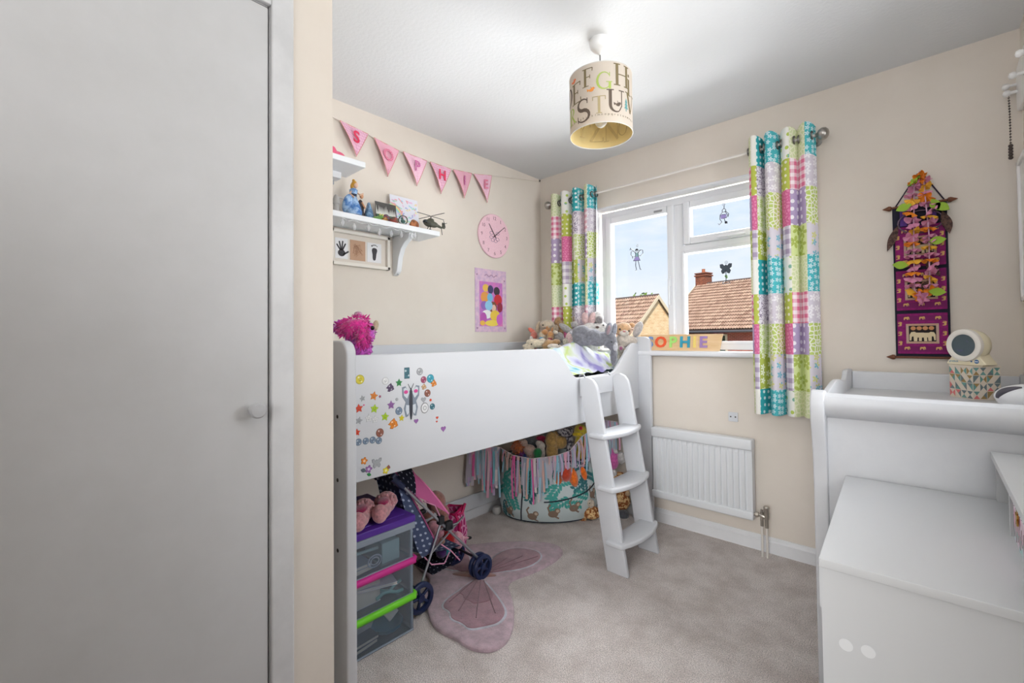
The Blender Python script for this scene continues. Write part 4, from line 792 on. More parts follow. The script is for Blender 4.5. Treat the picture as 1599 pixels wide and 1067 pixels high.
def wheel(x, y, r, w):
    b = B(); my = M.Rotation(PI/2, 3, 'Y'); b.lathe([(r*.70, -w/2), (r*.95, -w/2), (r, -w*.3), (r, w*.3), (r*.95, w/2), (r*.70, w/2), (r*.68, 0), (r*.70, -w/2)], (x, y, r), 28, my)
    o = b.out('wheel', navy, pc, smooth=50); b = B(); b.lathe([(0, -w*.5), (r*.25, -w*.5), (r*.28, 0), (r*.25, w*.5), (0, w*.5)], (x, y, r), 16, my)
    for k in range(5):
        a = 2*PI*k/5+.3; b.box((-w*.3, -r*.08, r*.2), (w*.3, r*.08, r*.74), .002, M.Translation((x, y, r)) @ M.Rotation(a, 4, 'X'))
    b.out('spokes', navy, o, smooth=50)
for x in (XN+.016, XN-.016, XF+.016, XF-.016): wheel(x, -1.232, .058, .018)
for x in (XN+.018, XF-.018): wheel(x, -1.592, .064, .018)
dots = fabric('navy_polka', (76, 86, 114), (168, 178, 200), 'dots', 34, .2); pinkf = mat('pink_cotton', (190, 92, 142), .85, bump=(60, .3, .003)); blackf = fabric('black_polka', (26, 28, 40), (140, 142, 156), 'dots', 40, .14)
def cloth(name, rows, m, parent, thick=.003, **k):
    """lofted sheet through rows of points, with uv in metres"""
    b = B(); nr = len(rows); nc = len(rows[0]); vs = []; uv = []
    for i, r in enumerate(rows):
        for j, p in enumerate(r):
            vs.append(p); uv.append((sum((V(r[q+1])-V(r[q])).length for q in range(j)), sum((V(rows[q+1][j])-V(rows[q][j])).length for q in range(i))))
    b.add(vs, [[i*nc+j, i*nc+j+1, (i+1)*nc+j+1, (i+1)*nc+j] for i in range(nr-1) for j in range(nc-1)], uv); return b.out(name, m, parent, smooth=60, **k)
for x in (.585, .415):
    s = 1 if x > .5 else -1
    cloth('side_cloth', [[(x, -1.69, .60), (x, -1.66, .575)], [(x+.004*s, -1.66, .48), (x, -1.61, .480)], [(x+.008*s, -1.625, .36), (x+.002*s, -1.55, .37)], [(x+.004*s, -1.585, .25), (x+.004*s, -1.500, .272)], [(x-.004*s, -1.555, .205), (x, -1.512, .215)]], dots, pc)
    b = B(); b.tube([(x+.003*s, -1.66, .575), (x+.003*s, -1.61, .48), (x+.005*s, -1.55, .37), (x+.006*s, -1.498, .272), (x+.003*s, -1.512, .212)], .0035, 6); b.out('binding', pinkf, pc, smooth=60)
cloth('seat_back', [[(x, -1.67+.0*x, .57) for x in (.415, .46, .5, .54, .585)], [(x, -1.635-.02*math.sin((x-.415)/.17*PI), .42) for x in (.415, .46, .5, .54, .585)], [(x, -1.575-.02*math.sin((x-.415)/.17*PI), .235) for x in (.415, .46, .5, .54, .585)], [(x, -1.45, .200-.015*math.sin((x-.415)/.17*PI)) for x in (.415, .46, .5, .54, .585)], [(x, -1.34, .185) for x in (.415, .46, .5, .54, .585)]], dots, pc)
# hood: black at the back, pink at the front edge
def hoodrow(y, z, y2, z2): return [(.5+.10*math.cos(PI*i/10), y+(y2-y)*math.sin(PI*i/10), z+(z2-z)*math.sin(PI*i/10)) for i in range(11)]
cloth('hood', [hoodrow(-1.675, .565, -1.69, .645), hoodrow(-1.64, .530, -1.63, .64), hoodrow(-1.60, .488, -1.585, .612)], blackf, pc)
cloth('hood_front', [hoodrow(-1.60, .488, -1.585, .612), hoodrow(-1.53, .442, -1.585, .600), hoodrow(-1.425, .362, -1.57, .572)], pinkf, pc)
b = B(); b.tube(hoodrow(-1.425, .362, -1.57, .572), .004, 6); b.out('hood_edge', mat('pink_piping', (222, 120, 170), .7), pc, smooth=60)
b = B(); b.tube([(.6, -1.56, .455), (.6, -1.50, .42), (.598, -1.47, .36)], .003, 6); b.tube([(.59, -1.46, .235), (.60, -1.41, .19), (.60, -1.36, .13)], .003, 6); b.tube([(.59, -1.55, .21), (.60, -1.52, .17), (.60, -1.45, .15), (.6, -1.42, .19)], .003, 6); b.out('strap', mat('strap_pink', (216, 150, 180), .8), pc, smooth=60)
cloth('basket', [[(x, -1.54, .17) for x in (.42, .5, .58)], [(x, -1.50, .11) for x in (.42, .5, .58)], [(x, -1.40, .115) for x in (.42, .5, .58)], [(x, -1.35, .17) for x in (.42, .5, .58)]], blackf, pc)
plush('brown_doll', 'plush_monkey', 'dusky pink brown plush doll riding in the pushchair', 'soft toy', dict(body=P(170, 116, 104), arm=P(160, 106, 92), hand=P(150, 98, 84)), 'dolls in the pushchair', drop=.24)
plush('pig', 'plush_pig', 'pale pink plush pig head behind the pushchair joint', 'soft toy', dict(body=P(224, 160, 172), leg=P(220, 150, 164)), 'dolls in the pushchair', drop=.205)
plush('red', 'plush_doll', 'plush doll in a red dress with pink arms and black shoes in the pushchair', 'soft toy', dict(dress=P(196, 24, 32), skin=P(236, 168, 186), shoe=mat('shoe_black', (20, 18, 20), .5)), 'dolls in the pushchair')
plush('teal', 'plush_mermaid', 'purple plush doll with teal hair at the foot of the pushchair seat', 'soft toy', dict(body=P(96, 54, 130), hair=P(60, 170, 186), head=P(206, 160, 140)), 'dolls in the pushchair')
hb = thing('toy_handbag', 'pink patterned toy handbag with magenta trim beyond the pushchair', 'bag', (.36, -1.19, 0))
pb = fabric('bag_print', (222, 150, 186), (176, 50, 110), 'leaf', 34, .16)
cloth('body', [[(.34, -1.26, .0), (.40, -1.21, 0), (.36, -1.12, 0), (.28, -1.17, 0), (.34, -1.26, 0)], [(.34, -1.27, .14), (.41, -1.21, .14), (.37, -1.11, .14), (.27, -1.16, .14), (.34, -1.27, .14)], [(.34, -1.26, .265), (.385, -1.21, .25), (.355, -1.125, .265), (.29, -1.17, .265), (.34, -1.26, .265)]], pb, hb)
b = B(); b.tube([(.34, -1.26, .268), (.385, -1.21, .252), (.355, -1.125, .268), (.29, -1.17, .268)], .008, 8, True); b.tube([(.385, -1.205, .25), (.40, -1.19, .20), (.40, -1.20, .12)], .009, 8); b.tube([(.355, -1.125, .265), (.375, -1.13, .285), (.372, -1.15, .24), (.38, -1.19, .245)], .008, 8); b.out('trim', mat('bag_trim', (190, 24, 92), .4), hb, smooth=60)
pc.location.z += .014
# ------------------------------------------------------------------ butterfly rug
rugp = [(.738, -.748), (.672, -.706), (.575, -.735), (.448, -.842), (.364, -.937), (.325, -1.0), (.27, -1.06), (.15, -1.02), (.10, -1.10), (.16, -1.22), (.18, -1.33), (.28, -1.37), (.40, -1.385), (.46, -1.43), (.50, -1.50), (.604, -1.548), (.70, -1.60), (.773, -1.606), (.852, -1.590), (.906, -1.594), (.952, -1.581), (.994, -1.552), (1.008, -1.498), (.99, -1.434), (.928, -1.345), (.827, -1.251), (.739, -1.191), (.717, -1.135), (.75, -1.029), (.765, -.892), (.755, -.80)]
rug = thing('butterfly_rug', 'pale pink butterfly shaped pile rug on the carpet under the pushchair', 'rug', (.55, -1.2, 0))
def pile(name, c): return mat(name, c, .97, 0, var=(24, tuple(int(v*.84) for v in c), .36, .62), bump=(330, .9, .006), spec=.05, sheen=.5)
def pad(poly, z0, z1, name, m, it=2, ins=.012):
    p = smoothpoly(poly, it); cx = sum(q[0] for q in p)/len(p); cy = sum(q[1] for q in p)/len(p); b = B(); n = len(p); nrm = []
    for i in range(n):
        a, c = p[i-1], p[(i+1) % n]; d = V((c[0]-a[0], c[1]-a[1], 0)).normalized(); nrm.append((d.y, -d.x))
    area = sum(p[i][0]*p[(i+1) % n][1]-p[(i+1) % n][0]*p[i][1] for i in range(n)); sg = 1 if area > 0 else -1
    rings = [(0, z0), (0, z0+(z1-z0)*.6), (ins*.3, z0+(z1-z0)*.88), (ins, z1)]; vs = []
    for ins_, z in rings: vs += [(q[0]-nn_[0]*ins_*sg, q[1]-nn_[1]*ins_*sg, z) for q, nn_ in zip(p, nrm)]
    b.add(vs, [[k*n+i, k*n+(i+1) % n, (k+1)*n+(i+1) % n, (k+1)*n+i] for k in range(3) for i in range(n)]+[[3*n+i for i in range(n)]]); return b.out(name, m, rug, smooth=60)
pad(rugp, .001, .016, 'pile', pile('rug_pink', (206, 178, 188)))
in1 = [(.575, -1.195), (.50, -1.04), (.50, -.93), (.56, -.87), (.64, -.845), (.70, -.885), (.715, -.98), (.68, -1.08)]
in2 = [(.592, -1.238), (.612, -1.36), (.622, -1.455), (.655, -1.51), (.705, -1.503), (.745, -1.535), (.80, -1.52), (.85, -1.53), (.885, -1.475), (.912, -1.42), (.885, -1.35), (.80, -1.305), (.69, -1.262)]
in3 = [(.50, -1.21), (.40, -1.12), (.30, -1.11), (.24, -1.16), (.26, -1.26), (.36, -1.30), (.46, -1.28)]
def grow(p, k): cx = sum(q[0] for q in p)/len(p); cy = sum(q[1] for q in p)/len(p); return [(cx+(q[0]-cx)*k, cy+(q[1]-cy)*k) for q in p]
for q in (in1, in2, in3):
    pad(grow(q, 1.07), .012, .018, 'sparkle_band', pile('rug_silver', (206, 206, 216)), ins=.003)
    pad(grow(q, 1.0), .012, .0205, 'wing_panel', pile('rug_rose', (178, 134, 146)), ins=.006)
    pad(grow([((a[0]-.585)*.60+.585, (a[1]+1.225)*.60-1.225) for a in q], .97), .018, .022, 'wing_heart', pile('rug_deep', (160, 112, 124)), ins=.004)
b = B()
for a, L in ((-62, .30), (-47, .34), (-33, .32), (-76, .26), (84, .27), (74, .33), (95, .2)):
    b = B(); b.tube([(.59+.06*math.cos(R(a)), -1.215+.06*math.sin(R(a)), .0228), (.59+L*math.cos(R(a)), -1.215+L*math.sin(R(a)), .0214)], .0024, 5); b.out('vein', pile('rug_vein', (140, 98, 110)), rug)
b = B(); b.ell((.56, -1.235, .016), (.022, .11, .012), 0, R(-52)); b.out('butterfly_body', pile('rug_body', (170, 128, 118)), rug, smooth=60)
# ------------------------------------------------------------------ left wall: shelves and what stands on them
shp = mat('shelf_paint', (238, 240, 243), .45)
ws = thing('wall_shelf', 'long white wall shelf on a curved bracket, lower of the two', 'shelf', (.1, -1.65, 1.75))
b = B(); b.box((.001, -2.12, 1.742), (.20, -1.145, 1.770), .004); b.out('board', shp, ws)
b = B()
for yb in (-1.327, -2.0):
    b = B(); cvx = [(.001, 1.742), (.165, 1.742), (.165, 1.722), (.15, 1.708), (.12, 1.695), (.085, 1.665), (.062, 1.62), (.052, 1.575), (.045, 1.548), (.028, 1.530), (.001, 1.522)]
    b.prism(cvx, lambda u, v, d: (u, d, v), yb, yb+.030); o = bevel_out(b, 'bracket', shp, ws, .003)
    b = B(); b.cyl((.030, yb+.015, 1.530), (.033, yb+.015, 1.528), .0035, seg=10); b.out('screw', alu, o)
us = thing('wall_shelf', 'short white upper wall shelf cut off by the cupboard corner', 'shelf', (.1, -1.8, 2.02))
b = B(); b.box((.001, -2.12, 2.008), (.20, -1.60, 2.036), .004); b.out('board', shp, us)
b = B(); b.box((.001, -2.1, 1.975), (.06, -1.655, 2.008), .003); b.out('batten', shp, us)
b = B(); b.box((.001, -1.70, 1.955), (.012, -1.67, 1.985), .002); b.cyl((.012, -1.685, 1.968), (.014, -1.685, 1.968), .004, seg=10); b.out('fixing', alu, us)
b = B(); b.ell((.12, -1.70, 2.0595), (.02, .035, .023), 0, 0); b.ell((.13, -1.735, 2.067), (.02, .02, .03), 0, 0); union(b).out('pink_toy', plain((240, 104, 140), .4), loc=(.12, -1.7, 2.037), smooth=70, **TG('small bright pink toy on the upper shelf', 'toy'))
FI = lambda c, r=.5: plain(c, r)
zs = 1.7705
fg = thing('figurine', 'porcelain lady figurine with golden hair and wide blue gown on the lower shelf', 'figurine', (.1, -1.61, zs))
b = B(); b.lathe([(0, 0), (.05, 0), (.05, .012), (.03, .02), (0, .02)], (.1, -1.605, zs), 20, sx=.7, sy=1.15); b.out('plinth', FI((112, 88, 66)), fg, smooth=40)
b = B(); b.lathe([(0, .018), (.040, .02), (.042, .04), (.030, .075), (.018, .105), (.013, .118), (.019, .135), (.020, .148), (.008, .158), (0, .16)], (.1, -1.612, zs), 24); u = B(); u.v, u.f, u.m, u.u = b.v, b.f, b.m, b.u; u.ell((.11, -1.65, zs+.07), (.018, .024, .048), 30, 0); u.out('gown', mat('gown_glaze', (168, 200, 232), .25, var=(26, (70, 122, 190), .42, .58)), fg, smooth=60)
b = B(); b.lathe([(0, .112), (.015, .114), (.017, .135), (.013, .15), (0, .152)], (.1, -1.612, zs), 16); b.out('bodice', FI((38, 44, 70), .3), fg, smooth=60)
b = B(); b.ell((.1, -1.60, zs+.176), (.012, .012, .015), 0, 0); b.tube([(.1, -1.622, zs+.145), (.118, -1.64, zs+.12), (.122, -1.62, zs+.105)], .004, 6); b.tube([(.1, -1.602, zs+.145), (.118, -1.585, zs+.125), (.12, -1.57, zs+.135)], .004, 6); b.out('face_and_arms', FI((226, 186, 158), .3), fg, smooth=60)
b = B(); b.ell((.095, -1.604, zs+.184), (.014, .0145, .014), 0, 0); b.ell((.088, -1.61, zs+.170), (.012, .012, .02), 0, 0); b.ell((.09, -1.606, zs+.20), (.008, .008, .008), 0, 0); union(b, .003, 2).out('hair', FI((214, 158, 52), .35), fg, smooth=70)
f2 = thing('figurine', 'porcelain figure in a dark coat beside a blue cloak on the lower shelf', 'figurine', (.1, -1.54, zs))
b = B(); b.ell((.1, -1.575, zs+.06), (.018, .018, .05), 0, 0); b.ell((.1, -1.57, zs+.02), (.024, .026, .022), 0, 0); union(b).out('coat', FI((52, 48, 52), .3), f2, smooth=70)
b = B(); b.ell((.105, -1.571, zs+.125), (.010, .010, .013), 0, 0); b.tube([(.115, -1.575, zs+.09), (.128, -1.565, zs+.06)], .005, 6); b.out('face_and_arms', FI((206, 150, 110), .3), f2, smooth=70)
b = B(); b.lathe([(0, 0), (.036, 0), (.034, .02), (.022, .06), (.008, .10), (0, .105)], (.1, -1.528, zs), 18, sy=.8); b.out('cloak', mat('cloak_glaze', (134, 172, 206), .25, var=(30, (74, 104, 140), .42, .58)), f2, smooth=60)
fr = thing('frog_ornament', 'small green frog ornament beside the figurines on the lower shelf', 'ornament', (.14, -1.50, zs))
b = B(); b.ell((.14, -1.505, zs+.014), (.02, .026, .014), 0, 0); b.ell((.15, -1.49, zs+.026), (.014, .015, .011), 0, 0); union(b, .003, 2).out('body', FI((104, 150, 74), .3), fr, smooth=70)
for y in (-1.497, -1.482):
    b = B(); b.ell((.157, y, zs+.036), (.005,)*3, 0, 0); b.out('eye', FI((226, 216, 120), .2), fr, smooth=60)
def rock(c, r, name, label, cols, cat='ornament'):
    b = B(); b.ell((0, 0, 0), r, 0, .4, 14, 9); b.v = [(c[0]+p[0]*(1+.25*NZ.noise(V(p)*40)), c[1]+p[1]*(1+.25*NZ.noise(V(p)*40)), max(c[2], c[2]+r[2]*.9+p[2]*(1+.2*NZ.noise(V(p)*50)))) for p in b.v]
    b.out(name, cols, loc=c, smooth=30, **TG(label, cat, 'ornaments along the lower shelf'))
rock((.15, -1.468, zs), (.018, .02, .017), 'polished_stone', 'amber polished stone right of the frog', mat('amber_stone', (196, 144, 80), .25, var=(50, (96, 64, 44), .4, .6)))
rock((.115, -1.435, zs), (.022, .025, .030), 'glass_paperweight', 'multicoloured glass lump behind the red stone', mat('paperweight', (70, 110, 120), .15, var=(40, (150, 40, 56), .45, .55)))
rock((.16, -1.415, zs), (.022, .024, .021), 'polished_stone', 'round dark red and green stone before the dark drawing', mat('red_stone', (150, 70, 60), .2, var=(45, (50, 84, 70), .42, .55)))
gb = thing('snow_globe', 'clear glass globe with a green scene inside, on the lower shelf', 'ornament', (.15, -1.355, zs))
b = B(); b.ell((.15, -1.355, zs+.034), (.026, .026, .026), 0, 0); b.out('globe', glass('globe_glass', (240, 246, 248), .05), gb, smooth=70)
b = B(); b.lathe([(0, 0), (.02, 0), (.021, .008), (.016, .012), (0, .012)], (.15, -1.355, zs), 18); b.out('base', FI((206, 190, 170)), gb, smooth=40)
b = B(); b.ell((.15, -1.355, zs+.028), (.010, .014, .010), 0, 0); b.ell((.15, -1.36, zs+.04), (.005, .006, .01), 0, 0); b.out('scene', FI((46, 96, 84), .4), gb, smooth=70)
rock((.15, -1.285, zs), (.02, .035, .026), 'rough_stone', 'orange brown rough stone near the helicopter', mat('rough_stone_mat', (190, 120, 74), .7, var=(40, (112, 66, 42), .4, .6)))
# drawings propped up at the back
def card(c, w, h, tilt, name, label, draw, m):
    t = thing(name, label, 'drawing', c); f = lambda u, v, d: (c[0]-math.sin(tilt)*v+math.cos(tilt)*d, c[1]+u, c[2]+math.cos(tilt)*v+math.sin(tilt)*d)
    b = B(); b.prism([(-w/2, 0), (w/2, 0), (w/2, h), (-w/2, h)], f, -.0012, 0); b.out('card', m, t); draw(f, t)
def d1_(f, t):
    b = B(); r = random.Random(2)
    for i in range(16):
        u = -.058+.0075*i; h = r.uniform(.025, .06); b.k = 0; b.prism([(u-.0045, .066), (u+.0045, .066), (u, .072+h*.8)], f, .0002, .0006); b.k = 1; b.ribbon([(u, .03), (u+r.uniform(-.006, .006), .07)], .005, f, .0002, .0005)
    for i in range(9): b.k = 2; b.prism(circ(.006, 8, (r.uniform(-.055, .055), r.uniform(.012, .03))), f, .0004, .0008)
    b.out('drawing', [plain((222, 222, 216)), plain((74, 140, 84)), plain((150, 50, 70))], t)
card((.075, -1.405, zs), .128, .135, .12, 'chalk_drawing', 'dark card with white peaks and green grass drawn on it, on the lower shelf', d1_, plain((86, 84, 82), .9))
def d2_(f, t):
    b = B(); r = random.Random(6); cs = [(150, 210, 222), (232, 190, 220), (176, 180, 226), (240, 226, 160), (240, 170, 180), (170, 220, 200)]
    for i, cc in enumerate(((240, 170, 170), (244, 224, 150), (176, 220, 180), (160, 200, 230))): b.k = i; b.ribbon([(-.09+.075*(1-i*.08)*math.cos(R(a)), .07+.085*(1-i*.10)*math.sin(R(a))) for a in range(0, 100, 12)], .008, f, .0003, .0006)
    for i in range(60): b.k = 4+i % 6; u, v = r.uniform(-.085, .085), r.uniform(.01, .19); b.ribbon([(u, v), (u+r.uniform(-.02, .02), v+r.uniform(-.015, .015)), (u+r.uniform(-.02, .02), v+r.uniform(-.015, .015))], .006, f, .0002, .0004+.00002*i)
    b.out('drawing', [plain(c) for c in ((240, 170, 170), (244, 224, 150), (176, 220, 180), (160, 200, 230))]+[plain(c) for c in cs], t)
card((.055, -1.268, zs), .185, .205, .14, 'crayon_drawing', 'pastel crayon drawing with a rainbow propped at the back of the lower shelf', d2_, plain((226, 226, 236), .9))
# helicopter
hl = thing('toy_helicopter', 'olive toy helicopter parked at the right end of the lower shelf', 'toy', (.13, -1.15, zs)); hm = plain((78, 78, 66), .5); hk = plain((48, 48, 46), .5)
b = B(); b.ell((.13, -1.165, zs+.055), (.022, .042, .022), 0, 0); b.ell((.13, -1.14, zs+.052), (.018, .035, .018), 0, 0); b.ell((.13, -1.155, zs+.076), (.012, .022, .010), 0, 0); b.tube([(.13, -1.13, zs+.056), (.13, -1.085, zs+.044), (.13, -1.06, zs+.046)], [.012, .007, .004], 8); u = union(b, .003, 2); u.out('body', hm, hl, smooth=70)
b = B(); b.box((.128, -1.075, zs+.04), (.132, -1.055, zs+.075), .001); b.box((.115, -1.078, zs+.044), (.145, -1.06, zs+.047), .001); b.out('tail_fin', hm, hl)
b = B(); b.cyl((.13, -1.155, zs+.08), (.13, -1.155, zs+.098), .003, seg=8)
for a in (8, 98, 188, 278): b.box((-.003, .006, -.0008), (.003, .105, .0008), 0, M.Translation((.13, -1.155, zs+.098)) @ M.Rotation(R(a), 4, 'Z'))
b.out('rotor', hk, hl)
b = B()
for a in (20, 110, 200, 290): b.box((-.0008, .0, -.0015), (.0008, .020, .0015), 0, M.Translation((.138, -1.064, zs+.068)) @ M.Rotation(R(a), 4, 'X'))
b.out('tail_rotor', hk, hl)
for x in (.112, .148):
    b = B(); b.lathe([(0, -.003), (.009, -.003), (.009, .003), (0, .003)], (x, -1.175, zs+.009), 12, M.Rotation(PI/2, 3, 'Y')); b.tube([(x, -1.175, zs+.009), (.13+(x-.13)*.6, -1.165, zs+.04)], .0022, 6); b.out('wheel', hk, hl)
b = B(); b.tube([(.13, -1.075, zs+.002), (.13, -1.08, zs+.04)], .002, 6); b.box((.13, -1.20, zs+.048), (.155, -1.175, zs+.052)); b.out('tail_wheel', hk, hl)
b = B(); b.ell((.13, -1.195, zs+.06), (.016, .014, .012), 0, 0); b.out('cockpit', plain((40, 48, 52), .1), hl, smooth=70)
gt = thing('lighthouse_ornament', 'small grey ornament at the far left of the lower shelf', 'ornament', (.12, -1.71, zs))
b = B(); b.lathe([(0, 0), (.016, 0), (.013, .05), (.018, .055), (.016, .075), (.008, .095), (0, .1)], (.12, -1.712, zs), 14); b.out('body', plain((170, 168, 166)), gt, smooth=40); b = B(); b.lathe([(0, 0), (.02, 0), (.02, .014), (.0165, .016), (.0165, 0)], (.12, -1.712, zs), 14); b.out('base', plain((160, 50, 50)), gt)
b = B(); b.tube([(.10, -1.68+.034*math.cos(R(a))*-1, zs+.05+.045*math.sin(R(a))) for a in range(-80, 120, 12)], .003, 6); b.out('wire_hoop', plain((222, 222, 222), .4), loc=(.1, -1.68, zs), smooth=60, **TG('thin white hoop behind the lady figurine', 'hoop'))
# clear fairy lights along the shelf edge
fl_ = thing('fairy_lights', 'string of clear fairy lights hanging under the lower shelf', 'lights', (.19, -1.5, 1.74))
YS = [-1.724, -1.664, -1.59, -1.53, -1.462, -1.403, -1.34, -1.318]; b = B(); pts = []
for i, y in enumerate(YS[:-1]): pts += [(.203, y, 1.738), (.205, (y+YS[i+1])/2, 1.728)]
b.tube(pts+[(.20, -1.31, 1.74)], .0016, 5); cl = glass('clear_wire', (236, 238, 240), .5); b.out('wire', cl, fl_, smooth=60)
for i, y in enumerate(YS):
    b = B(); z = (1.733, 1.722, 1.73, 1.718, 1.722, 1.728, 1.732, 1.736)[i]; b.lathe([(0, -.034), (.004, -.032), (.009, -.022), (.008, -.012), (.004, -.004), (.003, 0), (0, 0)], (.205, y, z), 12); b.out('bulb', glass('bulb_glass', (244, 246, 248), .35), fl_, smooth=60)
# framed prints
pf = thing('print_frame', 'white box frame holding a baby handprint and footprint, under the shelf', 'picture', (0, -1.52, 1.64)); cream = mat('frame_cream', (236, 230, 220), .5)
b = B(); y0, y1, z0, z1 = -1.695, -1.357, 1.548, 1.730
for a, c in (((.001, y0, z0), (.028, y0+.017, z1)), ((.001, y1-.017, z0), (.028, y1, z1)), ((.001, y0, z0), (.028, y1, z0+.017)), ((.001, y0, z1-.017), (.028, y1, z1))): b.box(a, c, .002)
b.out('frame', cream, pf); b = B(); b.box((.001, y0+.01, z0+.01), (.006, y1-.01, z1-.01)); b.out('mount', mat('mount_card', (226, 218, 208), .9), pf)
paper = plain((234, 234, 236), .9); ink = plain((70, 68, 72), .9); inkl = plain((122, 120, 124), .9)
for i, (ya, yc) in enumerate(((-1.664, -1.596), (-1.583, -1.497), (-1.486, -1.402))):
    b = B(); b.box((.006, ya, 1.583), (.008, yc, 1.688)); o = b.out('print', plain((196, 160, 134), .9) if i == 1 else paper, pf)
    cy = (ya+yc)/2; b = B()
    if i == 0:
        b.prism([(cy+u*.02, 1.612+v*.018) for u, v in circ(1, 14)], LW, .008, .0085)
        for k, (a, L) in enumerate(((122, .046), (102, .056), (84, .058), (66, .05))): b.ribbon([(cy+.014*math.cos(R(a)), 1.614+.016*math.sin(R(a))), (cy+L*math.cos(R(a)), 1.614+L*math.sin(R(a)))], .0075, LW, .008, .0085, 1)
        b.ribbon([(cy+.012, 1.606), (cy+.036, 1.622)], .0085, LW, .008, .0085, 1)
    elif i == 1:
        b.k = 1; r = random.Random(8)
        for _ in range(14): b.ribbon([(cy+r.uniform(-.03, .03), 1.60+r.uniform(0, .07)) for _ in range(3)], .0015, LW, .008, .0083)
    else:
        b.prism(smoothpoly([(cy-.006, 1.594), (cy+.006, 1.594), (cy+.010, 1.61), (cy+.012, 1.63), (cy+.019, 1.65), (cy+.012, 1.662), (cy-.010, 1.662), (cy-.016, 1.648), (cy-.010, 1.625), (cy-.011, 1.606)]), LW, .008, .0085)
        for u, v, rr in ((-.014, .672, .0045), (-.006, .6765, .0035), (.002, .678, .0032), (.009, .677, .003), (.016, .672, .0028)): b.prism(circ(rr, 10, (cy+u, 1+v)), LW, .008, .0085)
    b.out('mark', [ink, plain((166, 122, 96), .9)], o)
# bunting
bn = thing('name_bunting', 'pink pennant bunting spelling a name, strung across the left wall', 'bunting', (.01, -1.0, 2.25))
tops = [((-1.640, 2.292), (-1.480, 2.274), (-1.553, 2.129)), ((-1.446, 2.266), (-1.288, 2.240), (-1.366, 2.072)), ((-1.262, 2.243), (-1.092, 2.237), (-1.172, 2.066)), ((-1.070, 2.238), (-.905, 2.237), (-.994, 2.060)), ((-.890, 2.239), (-.730, 2.257), (-.803, 2.074)), ((-.714, 2.256), (-.545, 2.290), (-.597, 2.090))]
b = B(); b.tube([(.006, -2.1, 2.36), (.008, -1.66, 2.298)]+[(.010, q[0]*.5+q2[0]*.5, q[1]*.5+q2[1]*.5+.0) for a in tops for q, q2 in ((a[0], a[0]), (a[0], a[1]), (a[1], a[1]))]+[(.008, -.30, 2.335), (.006, -.012, 2.385)], .0035, 6); b.out('cord', plain((236, 226, 216), .9), bn, smooth=60)
b = B(); b.cyl((.001, -.014, 2.386), (.010, -.014, 2.386), .007, seg=10); b.out('pin', plain((40, 38, 36)), bn)
fab = [fabric('flag_stripe', (240, 196, 214), (224, 168, 196), 'gingham', 60), fabric('flag_check', (240, 190, 206), (232, 168, 188), 'gingham', 90), fabric('flag_spot', (242, 192, 214), (246, 214, 226), 'dots', 80, .3)]
reds = plain((228, 62, 98), .8); mag = fabric('letter_spot', (190, 70, 140), (236, 190, 214), 'dots', 120, .33); chk = fabric('letter_check', (214, 92, 128), (236, 166, 186), 'gingham', 110); orgm = plain((226, 150, 140), .9)
for i, (a, c, tip) in enumerate(tops):
    b = B(); ax = V((0, c[0]-a[0], c[1]-a[1])); rows = []
    for j in range(9):
        t = j/8; l = V((0, *a)).lerp(V((0, *tip)), t); r_ = V((0, *c)).lerp(V((0, *tip)), t); rows.append([l.lerp(r_, k/6)+V((.014+.016*math.sin(t*2.6)*(1-.55*k/6)+.003*math.sin(k*2), 0, 0)) for k in range(7)])
    o = cloth('flag', rows, fab[i % 3], bn)
    b = B(); b.tube([r_[0] for r_ in rows]+[r_[6] for r_ in rows[::-1]]+[rows[0][0]], .0016, 5); e = b.out('edging', orgm, o)
    ctr = rows[3][3]; sl = (c[1]-a[1])/(c[0]-a[0]); L = 'SOPHIE'[i]
    f = lambda u, v, d: (ctr.x+.008+d+u*-.06, ctr.y+u, ctr.z+v+u*sl)
    b = B(); b.text(L, .085, f, 0, .002, .0016 if i != 4 else .001); lo = b.out('letter', (reds, chk, mag, reds, mag, chk)[i], o)
    uvl = lo.data.uv_layers.new(name='UVMap')
    for lp in lo.data.loops: vco = lo.data.vertices[lp.vertex_index].co; uvl.data[lp.index].uv = (vco.y, vco.z)
# wall clock
ck = thing('wall_clock', 'round pink wall clock with dark hands on the left wall', 'clock', (0, -.523, 1.872)); cpos = (-.523, 1.872); rc_ = .152
b = B(); b.lathe([(0, .004), (rc_, .004), (rc_, .010), (rc_-.003, .013), (0, .013)], (0, *cpos), 56, M.Rotation(PI/2, 3, 'Y')); b.out('face', mat('clock_pink', (246, 208, 218), .5, var=(160, (236, 190, 204), .4, .56)), ck, smooth=40)
nk = plain((150, 104, 116), .7); dk_ = plain((92, 76, 84), .6)
for k in range(1, 13):
    a = R(90-30*k); b = B(); b.text(str(k), .034, lambda u, v, d: (.013+d, u, v), 0, .0006, 0, cpos[0]+.122*math.cos(a), cpos[1]+.122*math.sin(a)); b.out('numeral', nk, ck)
def hand(a, L, w): b = B(); b.ribbon([(cpos[0]-.02*math.cos(R(a)), cpos[1]-.02*math.sin(R(a))), (cpos[0]+L*math.cos(R(a)), cpos[1]+L*math.sin(R(a)))], [w, w*.5], LW, .0165, .0178); b.out('hand', dk_, ck)
hand(126, .095, .007); hand(38, .125, .006)
b = B(); b.lathe([(0, .013), (.006, .013), (.006, .019), (0, .02)], (0, *cpos), 14, M.Rotation(PI/2, 3, 'Y')); b.out('spindle', dk_, ck, smooth=40)
b = B()
for a in (150, 35, -35, -75, -120, 200):
    c0 = (cpos[0]+.035*math.cos(R(a)), cpos[1]+.035*math.sin(R(a))); b.tube([(.0138, *p) for p in circ(.016, 14, c0, .011)], .0012, 5, True)
b.out('flower_motif', plain((140, 116, 150), .6), ck)
